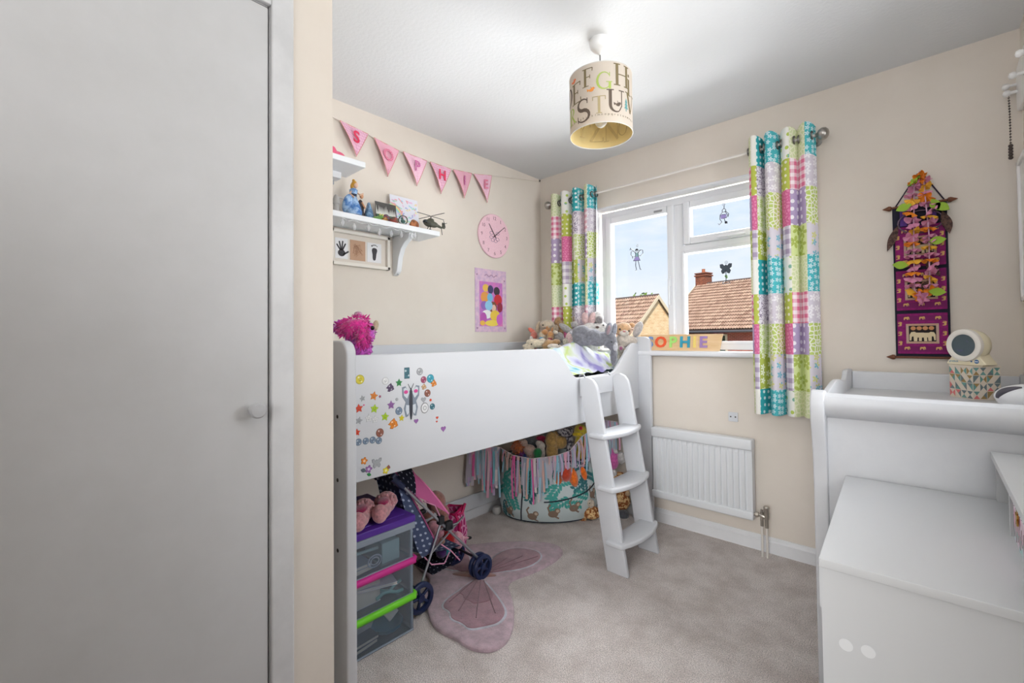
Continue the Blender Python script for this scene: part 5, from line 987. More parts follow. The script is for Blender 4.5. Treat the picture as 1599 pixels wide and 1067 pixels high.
# poster: plain generic stand-in with soft coloured shapes
po = thing('wall_poster', 'tall pink poster with a lilac border and bright rounded shapes on the left wall', 'poster', (0, -.55, 1.21)); py0, py1, pz0, pz1 = -.702, -.402, 1.208, 1.636
b = B(); b.box((.001, py0, pz0), (.003, py1, pz1)); b.out('sheet', mat('poster_border', (228, 196, 214), .5, var=(30, (206, 176, 206), .4, .6)), po)
b = B(); pu = lambda u, v: (py0+u*.30, pz0+v*.428); b.prism([pu(*q) for q in ((.13, .09), (.87, .09), (.87, .80), (.13, .80))], LW, .003, .0033); b.out('picture', mat('poster_picture', (222, 130, 190), .5, var=(9, (190, 120, 200), .4, .6)), po)
SHP = [(.33, .70, .10, .06, (240, 196, 90)), (.48, .68, .09, .07, (72, 66, 110)), (.68, .66, .10, .07, (70, 60, 70)), (.30, .55, .13, .09, (232, 160, 80)), (.46, .55, .09, .07, (120, 190, 226)), (.72, .52, .13, .09, (206, 52, 60)), (.28, .42, .11, .07, (150, 110, 190)), (.78, .40, .09, .08, (150, 44, 70)), (.56, .40, .12, .09, (130, 84, 60)), (.58, .38, .07, .06, (236, 196, 176)), (.42, .42, .12, .08, (150, 206, 236)), (.36, .28, .15, .07, (240, 240, 240)), (.62, .26, .16, .09, (242, 206, 80)), (.25, .22, .10, .09, (190, 90, 180)), (.52, .14, .22, .05, (246, 220, 96)), (.76, .2, .10, .09, (214, 110, 200)), (.22, .14, .08, .04, (240, 190, 80))]
for i, (u, v, ru, rv, c) in enumerate(SHP):
    cy, cz = pu(u, v); b = B(); b.prism(circ(ru*.30, 18, (cy, cz), rv*.428), LW, .0033, .0035+.00004*i); b.out('shape', plain(c, .5), po)
b = B()
for u, v in ((.06, .06), (.94, .06), (.06, .9), (.94, .84)): b.prism(heart(.008) and [(pu(u, v)[0]+p, pu(u, v)[1]+q) for p, q in heart(.008)], LW, .003, .0034)
b.ribbon([(pu(u, .90)[0], pu(u, .90+.015*math.sin(u*40))[1]) for u in [.3+.02*i for i in range(21)]], .006, LW, .003, .0034); b.out('flourish', plain((170, 130, 160), .5), po)
# ------------------------------------------------------------------ pendant lamp
LX, LY, ZT, ZB, RL = 1.231, -1.115, 2.236, 1.998, .127; TH0 = math.atan2(-2.729-LY, 2.2108-LX)
pl = thing('pendant_lamp', 'drum pendant lamp printed with alphabet letters hanging from the ceiling', 'lamp', (LX, LY, 2.4))
wp = mat('rose_plastic', (232, 232, 232), .35)
b = B(); b.lathe([(0, 2.4), (.042, 2.4), (.042, 2.385), (.040, 2.372), (.03, 2.358), (.012, 2.346), (.005, 2.338), (0, 2.338)], (LX, LY, 0), 32); b.out('ceiling_rose', wp, pl, smooth=50)
b = B(); b.cyl((LX, LY, 2.345), (LX, LY, 2.16), .003, seg=8); b.out('cord', plain((120, 120, 120), .5), pl)
b = B(); b.lathe([(0, 2.17), (.018, 2.17), (.02, 2.13), (.015, 2.10), (0, 2.10)], (LX, LY, 0), 16); b.out('lamp_holder', wp, pl, smooth=50)
b = B(); b.ell((LX, LY, 2.07), (.028, .028, .036), 0, 0); b.out('bulb', glass('bulb_frost', (246, 244, 238), .6), pl, smooth=60)
sm = translucent('shade_cream', (226, 216, 204), .35)
b = B(); b.lathe([(RL, ZB), (RL, ZT), (RL-.0012, ZT), (RL-.0012, ZB), (RL, ZB)], (LX, LY, 0), 72); shd = b.out('shade', sm, pl, smooth=40)
b = B(); b.lathe([(RL-.0014, ZB+.002), (RL-.0014, ZT-.002)], (LX, LY, 0), 72); b.out('lining', translucent('shade_lining', (244, 226, 170), .4), pl, smooth=60)
b = B(); b.tube([(LX+RL*math.cos(2*PI*i/60), LY+RL*math.sin(2*PI*i/60), ZB) for i in range(60)], .0017, 6, True); b.out('ring_wire', plain((214, 210, 204), .4), pl, smooth=60)
b = B(); b.tube([(LX+RL*math.cos(2*PI*i/60), LY+RL*math.sin(2*PI*i/60), ZT) for i in range(60)], .0017, 6, True)
for a in (0, 120, 240): b.tube([(LX+.02*math.cos(R(a)), LY+.02*math.sin(R(a)), ZT-.07), (LX+RL*math.cos(R(a)), LY+RL*math.sin(R(a)), ZT-.002)], .0012, 5)
b.out('ring_wire', plain((214, 210, 204), .4), pl, smooth=60)
def arcp(cx, cy, rx, ry, a0, a1, n=14): return [(cx+rx*math.cos(R(a0+(a1-a0)*i/n)), cy+ry*math.sin(R(a0+(a1-a0)*i/n))) for i in range(n+1)]
T_, t_ = .15, .045
def bar(x0, x1, y): return ([(x0, y), (x1, y)], t_)
def stem(x, y0=0, y1=1, w=T_): return ([(x, y0), (x, y1)], w)
GLY = {'E': [stem(.2), bar(.02, .68, .98), bar(.02, .72, .02), bar(.2, .5, .52), ([(.68, .98), (.66, .8)], .05), ([(.72, .02), (.7, .22)], .05), ([(.5, .62), (.5, .42)], .05)],
'F': [stem(.2), bar(.02, .66, .98), bar(.02, .42, .02), bar(.2, .5, .52), ([(.66, .98), (.64, .8)], .05), ([(.5, .62), (.5, .42)], .05)],
'D': [stem(.2), bar(.02, .4, .98), bar(.02, .4, .02), (arcp(.38, .5, .38, .48, 90, -90), [.05, .06, .08, .1, .12, .14, .15, .15, .15, .14, .12, .1, .08, .06, .05])],
'G': [(arcp(.5, .5, .42, .48, 40, 335), [.05, .05, .06, .07, .09, .12, .14, .15, .14, .12, .09, .07, .05, .06, .06]), stem(.85, .02, .42), bar(.62, 1.0, .42), ([(.84, .98), (.84, .72)], .045)],
'H': [stem(.2), stem(.8), bar(.2, .8, .52), bar(.02, .38, .98), bar(.02, .38, .02), bar(.62, .98, .98), bar(.62, .98, .02)],
'I': [stem(.2, 0, .75), bar(.05, .38, .02), bar(.05, .2, .73), ([(.2, .86), (.2, .98)], .13)],
'R': [stem(.2), bar(.02, .4, .98), bar(.02, .38, .02), (arcp(.38, .74, .26, .24, 90, -90), [.05, .05, .06, .08, .1, .12, .13, .13, .13, .12, .1, .08, .06, .05, .05]), ([(.4, .5), (.78, .02)], .13), bar(.66, .95, .02)],
'S': [(arcp(.4, .74, .28, .24, 35, 270, 10)+arcp(.4, .26, .32, .25, 80, -145, 10), [.05, .05, .06, .07, .08, .1, .12, .13, .14, .15, .15, .15, .15, .14, .13, .12, .1, .08, .07, .06, .05, .05]), ([(.63, .99), (.63, .76)], .045), ([(.12, .02), (.1, .3)], .045)],
'T': [stem(.42), bar(.02, .82, .98), bar(.24, .6, .02), ([(.03, .98), (.03, .78)], .05), ([(.81, .98), (.81, .78)], .05)],
'U': [([(.2, 1), (.2, .32)]+arcp(.5, .32, .3, .30, 180, 300, 8), [T_, T_]+[T_, .14, .13, .11, .09, .07, .06, .05, .05]), ([(.8, 1), (.8, .3), (.66, .07)], .05), bar(.02, .38, .98), bar(.64, .96, .98)],
'V': [([(.2, .98), (.48, .02)], .14), ([(.82, .98), (.5, .02)], .05), bar(.02, .4, .98), bar(.66, .98, .98)],
'N': [stem(.18, 0, 1, .05), stem(.82, 0, 1, .05), ([(.16, .98), (.84, .02)], .14), bar(.02, .2, .98), bar(.05, .33, .02), bar(.68, .96, .98)],
'Z': [bar(.1, .8, .97), bar(.08, .84, .03), ([(.76, .97), (.12, .03)], .14), ([(.1, .97), (.1, .78)], .05), ([(.84, .03), (.84, .24)], .05)],
'O': [(arcp(.5, .5, .4, .47, 0, 352, 22), [.14, .13, .1, .07, .05, .05, .05, .07, .1, .13, .14, .14, .13, .1, .07, .05, .05, .05, .05, .07, .1, .13, .14])],
'Y': [stem(.42, 0, .45), ([(.1, .98), (.42, .42)], .13), ([(.78, .98), (.44, .42)], .05), bar(.24, .6, .02), bar(.0, .24, .98), bar(.64, .92, .98)]}
def cylmap(th, z0, h, inner=False, asp=.92):
    def f(u, v, d):
        a = th+((u-.45)*h*asp/RL)*(-1 if inner else 1); r = RL-.0022-d if inner else RL+.0004+d
        return (LX+r*math.cos(a), LY+r*math.sin(a), z0+v*h)
    return f
brown, olive, lime, tanc, teal = [plain(c, .8) for c in ((92, 78, 66), (118, 104, 72), (166, 184, 92), (172, 156, 116), (96, 150, 150))]
HB = ZT-ZB
def glyph(ch, deg, f, h, m, inner=False):
    b = B(); fn = cylmap(TH0+R(deg), ZB+f*HB-h/2, h, inner)
    for pts, w in GLY[ch]:
        if len(pts) == 2 and not isinstance(w, list): a_, c_ = pts; pts = [(a_[0]+(c_[0]-a_[0])*i/3, a_[1]+(c_[1]-a_[1])*i/3) for i in range(4)]
        b.ribbon(pts, w, fn, 0, .0004)
    b.out('letter', m, shd)
for a in (('D', -74, .64, .075, brown), ('E', -46, .61, .083, olive), ('F', -20, .78, .072, olive), ('G', 5, .68, .068, lime), ('H', 39, .79, .086, olive), ('I', 67, .69, .085, olive), ('R', -62, .27, .064, lime), ('S', -31, .26, .092, brown), ('T', -2, .29, .068, tanc), ('U', 26, .35, .088, brown), ('V', 62, .38, .08, olive),
          ('N', 152, .30, .09, olive), ('O', 122, .30, .08, brown), ('Z', 186, .30, .09, tanc), ('Y', 214, .34, .08, lime)): glyph(*a)
for a in (('N', 160, .30, .09, plain((206, 184, 130), .8), True), ('O', 134, .28, .07, plain((206, 184, 130), .8), True), ('Z', 190, .30, .085, plain((206, 184, 130), .8), True), ('Y', 220, .34, .075, plain((206, 184, 130), .8), True)): glyph(*a)  # tan inner copies paint in outer letters showing through the lit shade
for i, ch in enumerate('abcdefghijklmnopqrstuvwxyz'):
    b = B(); fn = cylmap(TH0+R(-72+i*5.7), ZB+.030, 1, asp=1); b.text(ch, .0125, lambda u, v, d: fn(.45+u, v, d), 0, .0003); b.out('letter', olive, shd)
for deg, f, m in ((-16, .55, plain((222, 140, 60), .8)), (-55, .83, plain((226, 120, 70), .8)), (31, .29, brown)):
    b = B(); fn = cylmap(TH0+R(deg), ZB+f*HB, 1, asp=1); g = lambda u, v, d: fn(.45+u, v, d)
    b.prism(circ(.009, 12, (0, 0), .006), g, .0004, .0008); b.prism(circ(.005, 10, (.008, .006)), g, .0004, .0008); b.prism([(-.006, .002), (-.018, .008), (-.016, -.003)], g, .0004, .0008); b.prism([(0, .003), (-.003, .016), (.005, .004)], g, .0004, .0009); b.prism([(.012, .006), (.017, .005), (.012, .004)], g, .0004, .0008); b.out('bird_print', m, shd)
b = B(); fn = cylmap(TH0+R(50), ZB+.22*HB, 1, asp=1); g = lambda u, v, d: fn(.45+u, v, d); b.ribbon([(0, 0), (0, .012)], .004, g, 0, .0004)
for k in range(3): b.prism([(-.011+.002*k, .010+.012*k), (.011-.002*k, .010+.012*k), (0, .028+.012*k)], g, .0004, .0006+.0001*k)
b.out('tree_print', teal, shd)
# ------------------------------------------------------------------ curtains and pole
pat = [fabric('cream_leaf', (232, 232, 204), (212, 220, 172), 'leaf', 50, .14), fabric('pink_gingham', (246, 234, 236), (222, 120, 152), 'gingham', 26), fabric('lilac_dots', (180, 162, 194), (240, 236, 240), 'dots', 24, .25), fabric('lime_flower', (214, 224, 160), (176, 190, 100), 'flower', 15, .5),
       fabric('teal_flower', (84, 184, 192), (206, 230, 234), 'flower', 34, .42), fabric('lilac_flower', (214, 206, 216), (240, 236, 240), 'flower', 24, .46), fabric('lime_leaf', (236, 236, 220), (190, 208, 116), 'leaf', 48, .13), fabric('blue_floral', (218, 212, 220), (128, 190, 206), 'flower', 20, .38, (214, 214, 140)),
       fabric('teal_dots', (62, 168, 174), (228, 240, 240), 'dots', 30, .24), fabric('grey_scroll', (228, 222, 228), (150, 138, 156), 'scroll', 48, .045), fabric('lime_floral', (230, 232, 212), (190, 208, 128), 'flower', 30, .45), fabric('olive_flower', (180, 192, 92), (234, 238, 212), 'flower', 24, .42),
       fabric('cream_hearts', (238, 236, 228), (134, 180, 160), 'dots', 18, .17, (186, 204, 100)), fabric('olive_dots', (186, 194, 90), (234, 230, 206), 'dots', 30, .22), fabric('pink_floral', (212, 108, 152), (226, 140, 176), 'leaf', 55, .2), fabric('grey_gingham', (238, 234, 236), (172, 156, 180), 'gingham', 20)]
def curtain(name, label, x0, x1, zt, zb, seq, folds, ph, amp, seed, rowph=0, lean=0):
    t = thing(name, label, 'curtain', ((x0+x1)/2, -.09, zt)); b = B(); nu = 150; nv = 56; pts = []; r = random.Random(seed); fa = [r.uniform(.7, 1.25) for _ in range(40)]
    for i in range(nu+1):
        s = i/nu; pts.append(s)
    X = lambda s, v: x0+(x1-x0)*s-.8*(x1-x0)/(2*PI*folds)*math.cos(2*PI*folds*s+ph)*(1-.15*v)+lean*v*(s-.5)
    Y = lambda s, v: -.104-amp*(.75+.35*v)*math.sin(2*PI*folds*s+ph+.25*math.sin(3*v+s*5))*fa[int(s*folds) % 40]
    arcl = [0]
    for i in range(nu): arcl.append(arcl[-1]+math.hypot(X(pts[i+1], .5)-X(pts[i], .5), Y(pts[i+1], .5)-Y(pts[i], .5)))
    tot = arcl[-1]; edges = [e_*tot for e_, _ in seq]
    vs = []; uv = []
    for j in range(nv+1):
        v = j/nv
        for i, s in enumerate(pts):
            z = zt+.010*math.sin(2*PI*folds*s+ph)*(1-v)**6+(zb-zt)*v; vs.append((X(s, v), Y(s, v), z)); uv.append((arcl[i], z))
    cellh = .166
    for j in range(nv):
        for i in range(nu):
            m_ = (arcl[i]+arcl[i+1])/2; col = max([k for k, e_ in enumerate(edges) if m_ >= e_]); zc = zt-(zt-zb)*(j+.5)/nv; row = int((zt-zc+rowph)/cellh); b.k = seq[col][1]*4+row % 4
            q = [j*(nu+1)+i, j*(nu+1)+i+1, (j+1)*(nu+1)+i+1, (j+1)*(nu+1)+i]; b.f.append(q); b.m.append(b.k); b.u += [uv[k] for k in q]
    b.v = vs; b.hasuv = True; b.out('cloth', pat, t, smooth=80)
    for k in range(int(folds*2)):
        s = (k+.5)/(folds*2); s = ((k*PI-ph)/(2*PI*folds)) % 1; c = V((X(s, 0), Y(s, 0), zt-.062))
        b = B(); b.tube([c+V((0, .018*math.cos(2*PI*i/18), .018*math.sin(2*PI*i/18))) for i in range(18)], .0045, 6, True); b.out('eyelet', mat('eyelet_steel', (120, 118, 114), .3, 1), t, smooth=60)
    return t
# seq: (start along the cloth, pattern column)  A=0 cream/gingham/dots/flower, B=1 teal flower, C=2 teal dots, D=3 hearts
curtain('curtain', 'patchwork eyelet curtain at the right of the window', 1.517, 1.822, 2.208, .758, [(0, 0), (.115, 3), (.16, 2), (.335, 1), (.575, 3), (.69, 0), (.88, 1)], 4, -1.2, .036, 2, .010)
curtain('curtain', 'patchwork eyelet curtain at the left of the window, behind the soft toys', .205, .585, 2.200, 1.085, [(0, 0), (.20, 1), (.25, 3), (.37, 2), (.56, 1), (.66, 0), (.80, 1)], 4, .4, .036, 5, .010)
po_ = thing('curtain_pole', 'thin white curtain pole with round silver finials above the window', 'curtain pole', (1.0, -.10, 2.142))
b = B(); b.cyl((.18, -.10, 2.142), (1.826, -.10, 2.146), .0062, seg=14); b.out('pole', mat('pole_white', (232, 226, 220), .35), po_, smooth=60)
stl = mat('satin_steel', (176, 172, 166), .28, 1)
for x, s in ((.172, -1), (1.834, 1)):
    b = B(); b.lathe([(0, -.014), (.010, -.014), (.011, -.006), (.022, .0), (.030, .014), (.027, .03), (.016, .04), (0, .043)], (x, -.10, 2.144), 24, M.Rotation(s*PI/2, 3, 'Y')); b.out('finial', stl, po_, smooth=60)
for x in (.19, 1.812):
    b = B(); b.cyl((x, -.10, 2.143), (x, -.004, 2.143), .006, seg=10); b.lathe([(0, 0), (.022, 0), (.022, .004), (0, .005)], (x, -.001, 2.143), 18, M.Rotation(PI/2, 3, 'X')); b.out('bracket', stl, po_, smooth=60)
# ------------------------------------------------------------------ window sill plaque and sun catchers
sg = thing('name_plaque', 'pale wooden name plaque with coloured chunky letters on the window sill', 'plaque', (1.1, -.03, 1.077))
PXo, PW = 1.085, .50; tl = .14
pf_ = lambda u, v, d: (PXo+u, -.035-d+math.sin(tl)*v, 1.077+math.cos(tl)*v)
b = B(); b.prism([(-PW/2, 0), (PW/2-.008, 0), (PW/2+.008, .100), (-PW/2, .100)], pf_, -.012, 0); bevel_out(b, 'board', mat('birch_ply', (232, 200, 156), .55, var=(8, (220, 182, 132), .35, .65), stretch=(1, 6, 6)), sg, .002)
for i, (ch, c) in enumerate(zip('SOPHIE', ((120, 150, 200), (232, 92, 50), (170, 224, 120), (44, 152, 178), (240, 214, 120), (164, 132, 186)))):
    b = B(); b.text(ch, .092, pf_, 0, .007, .0028, (-.178, -.108, -.030, .045, .102, .152)[i], .050); b.out('letter', plain(c, .4), sg)
SCb = plain((40, 46, 60), .4)
def catcher(name, label, c, strokes, fills):
    t = thing(name, label, 'suncatcher', (c[0], .058, c[1])); f = lambda u, v, d: (c[0]+u, .060-d, c[1]+v)
    b = B()
    for s in strokes: b.ribbon(s, .0035, f, 0, .003)
    b.out('outline', SCb, t)
    for m, ps in fills:
        b = B()
        for p in ps: b.prism(p, f, .0005, .002)
        b.out('coloured_film', m, t)
    b = B(); b.lathe([(0, 0), (.008, .002), (.010, .006), (.004, .010), (0, .011)], (c[0], .0605+.012, c[1]+max(max(q[1] for q in s) for s in strokes)+.010), 12, M.Rotation(PI/2, 3, 'X')); b.tube([(c[0], .062, c[1]+max(max(q[1] for q in s) for s in strokes)+.010), (c[0], .06, c[1]+max(max(q[1] for q in s) for s in strokes)-.006)], .0008, 4); b.out('suction_cup', glass('cup_clear', (220, 224, 230), .3), t, smooth=60)
vio = glass('film_violet', (168, 148, 200), .4); aqua = glass('film_aqua', (160, 196, 190), .4); grn = glass('film_green', (150, 190, 120), .5)
wing = lambda s, k=1: [(s*.008, .03*k), (s*.022, .052*k), (s*.042, .048*k), (s*.044, .028*k), (s*.028, .012*k), (s*.010, .012*k), (s*.008, .03*k)]
catcher('fairy_suncatcher', 'fairy shaped suncatcher on the left window pane', (.78, 1.692), [circ(.010, 14, (0, .052))+[(.010, .052)], wing(1), wing(-1), [(-.006, .036), (-.03, .054), (-.046, .072)], [(.006, .036), (.03, .05)], [(-.008, .036), (-.010, .01), (-.026, -.016), (.024, -.018), (.010, .01), (.008, .036)], [(-.008, -.018), (-.010, -.05), (-.004, -.08), (-.014, -.084)], [(.008, -.018), (.016, -.05), (.022, -.078), (.03, -.08)], [(-.03, .0), (-.034, .014)], [(-.05, .06), (-.044, .076)]],
        [(vio, [[(-.010, .01), (-.026, -.016), (.024, -.018), (.010, .01)]]), (aqua, [[(-.008, .036), (-.010, .01), (.010, .01), (.008, .036)]]), (SCb, [circ(.009, 12, (0, .056), .007)])])
catcher('unicorn_suncatcher', 'small figure shaped suncatcher on the upper right window pane', (1.335, 1.866), [circ(.010, 14, (.004, .036))+[(.014, .036)], [(-.004, .028), (-.018, .012), (-.020, -.012), (-.008, -.03)], [(.010, .028), (.024, .006), (.016, -.010), (-.004, -.012)], [(-.008, -.03), (-.024, -.044), (-.03, -.036)], [(.006, -.014), (.010, -.036), (.022, -.044)], [(-.010, .014), (.012, .012)], [(.014, .03), (.030, .012), (.026, -.006)], [(.004, .046), (.006, .064)]],
        [(vio, [[(-.016, .012), (.018, .012), (.014, -.010), (-.014, -.012)]]), (SCb, [circ(.008, 10, (.014, -.036))])])
catcher('butterfly_suncatcher', 'dark butterfly suncatcher with two small charms on the lower right window pane', (1.343, 1.556), [bfly(.032)+[bfly(.032)[0]], [(0, -.016), (0, -.075)], arcp(0, -.086, .022, .016, 10, 170)+[(.022, -.083)]],
        [(plain((66, 78, 92), .5), [[(x, y) for x, y in bfly(.031)]]), (grn, [circ(.008, 10, (0, -.042)), circ(.006, 10, (.003, -.05))]), (plain((150, 96, 70), .5), [[(-.012, -.082), (0, -.086), (.012, -.082), (0, -.074)]])])
# ------------------------------------------------------------------ radiator and wall plate
rd = thing('radiator', 'white panel radiator on the wall under the window', 'radiator', (1.2, -.07, .18)); rm = mat('radiator_enamel', (226, 228, 230), .35)
rx0, rx1, rz0, rz1, ry = .935, 1.498, .178, .606, -.062
b = B(); n = 18; w = (rx1-rx0)/n; xs = []
for i in range(n):
    a = rx0+i*w; xs += [(a, 0), (a+w*.16, 0), (a+w*.30, .013), (a+w*.86, .013)]
xs.append((rx1, 0)); rows = [(rz0+.022, 0), (rz0+.055, 1), (rz1-.075, 1), (rz1-.055, 0)]; vs = [(x, ry-.022-d*k+.008, z) for z, k in rows for x, d in xs]; m = len(xs)
b.add(vs, [[j*m+i, j*m+i+1, (j+1)*m+i+1, (j+1)*m+i] for j in range(3) for i in range(m-1)]); b.out('panel', rm, rd, smooth=25)
b = B(); b.box((rx0-.004, ry-.034, rz1-.058), (rx1+.004, -.03, rz1), .008, seg=3); b.out('top_rail', rm, rd, smooth=40)
b = B(); b.box((rx0-.004, ry-.034, rz0), (rx1+.004, -.045, rz0+.045), .008, seg=3); b.out('bottom_rail', rm, rd, smooth=40)
b = B(); b.box((rx1-.006, ry-.026, rz0+.02), (rx1+.003, -.04, rz1-.02), .003); b.box((rx0, ry-.016, rz0+.02), (rx1-.004, -.045, rz1-.03)); b.out('edge', rm, rd)
b = B()
for x in (rx0+.1, rx1-.1): b.box((x-.015, -.06, .24), (x+.015, -.001, .54))
b.out('wall_bracket', rm, rd)
chrome = mat('valve_nickel', (196, 190, 180), .25, .9)
vl = thing('radiator_valve', 'nickel radiator valve with two white pipes running into the carpet', 'valve', (1.54, -.08, .2))
b = B(); b.cyl((rx1+.004, -.075, .212), (1.528, -.078, .214), .010, seg=14); b.cyl((1.512, -.077, .213), (1.524, -.078, .2135), .014, seg=6); b.out('union_nut', chrome, vl, smooth=40)
b = B(); b.tube([(1.53, -.08, .214), (1.55, -.083, .212), (1.562, -.083, .204)], [.010, .010, .007], 12); b.cyl((1.540, -.08, .16), (1.540, -.08, .232), .008, seg=12); b.cyl((1.563, -.08, .155), (1.563, -.08, .2), .009, seg=12); b.cyl((1.54, -.08, .232), (1.54, -.08, .246), .006, seg=8); b.out('body', chrome, vl, smooth=40)
b = B(); b.lathe([(0, .2), (.012, .2), (.014, .215), (.014, .255), (.016, .262), (.012, .268), (.009, .266), (0, .264)], (1.563, -.08, 0), 20); b.out('valve_cap', chrome, vl, smooth=40)
pwm = mat('pipe_white', (226, 220, 212), .4)
for x in (1.540, 1.563):
    b = B(); b.cyl((x, -.08, 0), (x, -.08, .165), .0055, seg=12); b.out('pipe', pwm, vl, smooth=60)
wpl = thing('blanking_plate', 'small square white blanking plate with two screws on the wall above the radiator', 'wall plate', (1.386, 0, .706))
b = B(); b.box((1.361, -.010, .680), (1.411, -.0005, .732), .002); b.out('plate', mat('plate_white', (216, 218, 222), .4), wpl)
for x in (1.374, 1.399):
    b = B(); b.cyl((x, -.0115, .707), (x, -.009, .707), .0042, seg=12); b.out('screw', plain((70, 68, 66), .4), wpl)
# ------------------------------------------------------------------ wall hanging and garland of flowers
wh = thing('wall_hanging', 'long dark blue cloth wall hanging with magenta elephant pockets', 'wall hanging', (2.185, -.01, 1.9)); nv_ = mat('navy_cloth', (30, 30, 48), .9, bump=(200, .2, .001)); mg = mat('magenta_cloth', (150, 26, 112), .85, var=(70, (128, 18, 96), .4, .6)); mg2 = mat('plum_cloth', (120, 24, 92), .85); gold = plain((214, 170, 104), .8); goldl = plain((226, 208, 170), .8); wood = mat('dark_wood', (112, 62, 36), .5)
HX0, HX1 = 2.096, 2.278
b = B(); b.box((HX0, -.014, 1.056), (HX1, -.006, 1.748), .001); b.out('backing', nv_, wh)
def ele(cx, cz, s, f=1): return [(cx+f*s*x, cz+s*y) for x, y in [(-.5, -.4), (-.32, -.4), (-.3, -.1), (.08, -.1), (.1, -.4), (.3, -.4), (.32, .0), (.42, -.02), (.46, -.34), (.56, -.34), (.56, .12), (.46, .34), (.26, .38), (.14, .3), (-.3, .3), (-.48, .16)]]
for i, (z1, z0) in enumerate(((1.272-.015, 1.076), (1.452, 1.272), (1.651, 1.467))):
    b = B(); b.box((HX0+.007, -.020, z0), (HX1-.008, -.013, z1), .002); p = b.out('pocket', mg, wh); cx = (HX0+HX1)/2; cz = (z0+z1)/2; h = z1-z0
    b = B(); b.box((HX0+.007, -.0206, z0+.010), (HX1-.008, -.0198, z0+.034)); b.out('stripe', mg2, p); b = B(); b.box((HX0+.007, -.0206, z1-.034), (HX1-.008, -.0198, z1-.010)); b.out('stripe', mg2, p)
    b = B(); sq = [(-.050, -.040), (.050, -.040), (.050, .040), (-.050, .040)]; b.k = 0; b.prism([(cx+u*1.08, cz+v*1.1) for u, v in sq], WW, .0205, .021); b.k = 1; b.prism([(cx+u*.9, cz+v*.88) for u, v in sq], WW, .021, .0214)
    b.k = 2
    for k in range(20):
        for zz in (-.0395, .0395): b.prism([(cx-.051+.0052*k, cz+zz-.002), (cx-.0484+.0052*k, cz+zz-.002), (cx-.0484+.0052*k, cz+zz+.002), (cx-.051+.0052*k, cz+zz+.002)], WW, .021, .0215)
    for k in range(4): b.prism(circ(.009, 12, (cx-.03+.02*k, cz+.024)), WW, .0214, .0218)
    b.k = 3; b.prism(ele(cx-.012, cz-.012, .055, -1), WW, .0214, .0226); b.prism(ele(cx+.014, cz-.012, .052, 1), WW, .0214, .0222); b.out('motif', [plain((196, 166, 150), .9), plain((34, 24, 26), .9), plain((206, 146, 100), .9), goldl], p)
    b = B()
    for u, v in [(-.052, .46), (0, .46), (.052, .46), (-.052, -.43), (0, -.43), (.052, -.43)]: b.prism(ele(cx+u, cz+v*(h-.03), .018), WW, .0206, .0212)
    for v in (-.24, .0, .24):
        for u in (-.074, .073): b.prism([(cx+u+(q[1]-cz), cz+v*h+(q[0]-cx)) for q in ele(cx, cz, .018)], WW, .0206, .0212)
    b.out('elephant_print', gold, p, kind='stuff')
b = B(); b.box((HX0+.026, -.019, 1.655), (HX0+.05, -.013, 1.745), .001); b.out('ribbon', mat('purple_ribbon', (88, 50, 140), .7), wh); b = B(); b.box((HX1-.05, -.019, 1.655), (HX1-.034, -.013, 1.745), .001); b.out('ribbon', mat('purple_ribbon', (88, 50, 140), .7), wh)
for z in (1.746, 1.060):
    b = B(); my = M.Rotation(PI/2, 3, 'Y'); b.cyl((HX0-.004, -.012, z), (HX1+.004, -.012, z), .0055, seg=10)
    b.lathe([(0, -.034), (.004, -.026), (.0115, -.010), (.010, -.002), (.006, 0), (0, 0)], (HX0-.002, -.012, z), 14, my); b.lathe([(0, .034), (.004, .026), (.0115, .010), (.010, .002), (.006, 0), (0, 0)], (HX1+.002, -.012, z), 14, my); b.out('rod', wood, wh, smooth=50)
b = B(); b.tube([(HX0+.012, -.012, 1.75), (2.186, -.010, 1.885), (2.20, -.010, 1.887), (HX1-.008, -.012, 1.75)], .0028, 6); b.out('cord', plain((48, 40, 60), .9), wh, smooth=60)
b = B(); b.cyl((2.193, 0, 1.886), (2.193, -.022, 1.890), .003, seg=8); b.out('nail', stl, wh)
lei = thing('flower_lei', 'garland of pink, orange and green cloth flowers hung over the wall hanging', 'garland', (2.193, -.035, 1.88))
b = B(); b.tube([(2.193, -.03, 1.892), (2.175, -.045, 1.84), (2.168, -.05, 1.6), (2.166, -.05, 1.36), (2.19, -.05, 1.325), (2.215, -.05, 1.36), (2.218, -.05, 1.6), (2.206, -.045, 1.84)], .0028, 6, True); b.out('string', plain((232, 190, 216), .7), lei, smooth=60)
rl_ = random.Random(12); pinkp = plain((222, 148, 182), .7); orp = plain((250, 150, 40), .7); yep = plain((244, 186, 60), .7); gnp = plain((150, 184, 54), .7)
def bloom(c, r, m, tilt, spin):
    b = B(); mt = M.Translation(c) @ M.Rotation(spin, 4, 'Z') @ M.Rotation(tilt, 4, 'X'); vs = [mt @ V((0, 0, .002))]; n = 30
    for k in (.5, 1):
        for i in range(n):
            t = 2*PI*i/n; rr = r*k*(.62+.38*abs(math.cos(2.5*t))); vs.append(mt @ V((rr*math.cos(t), rr*math.sin(t), -.010*k*k+.006*k*math.sin(5*t+1))))
    b.add(vs, [[0, 1+i, 1+(i+1) % n] for i in range(n)]+[[1+i, 1+n+i, 1+n+(i+1) % n, 1+(i+1) % n] for i in range(n)]); b.out('flower', m, lei, smooth=70)
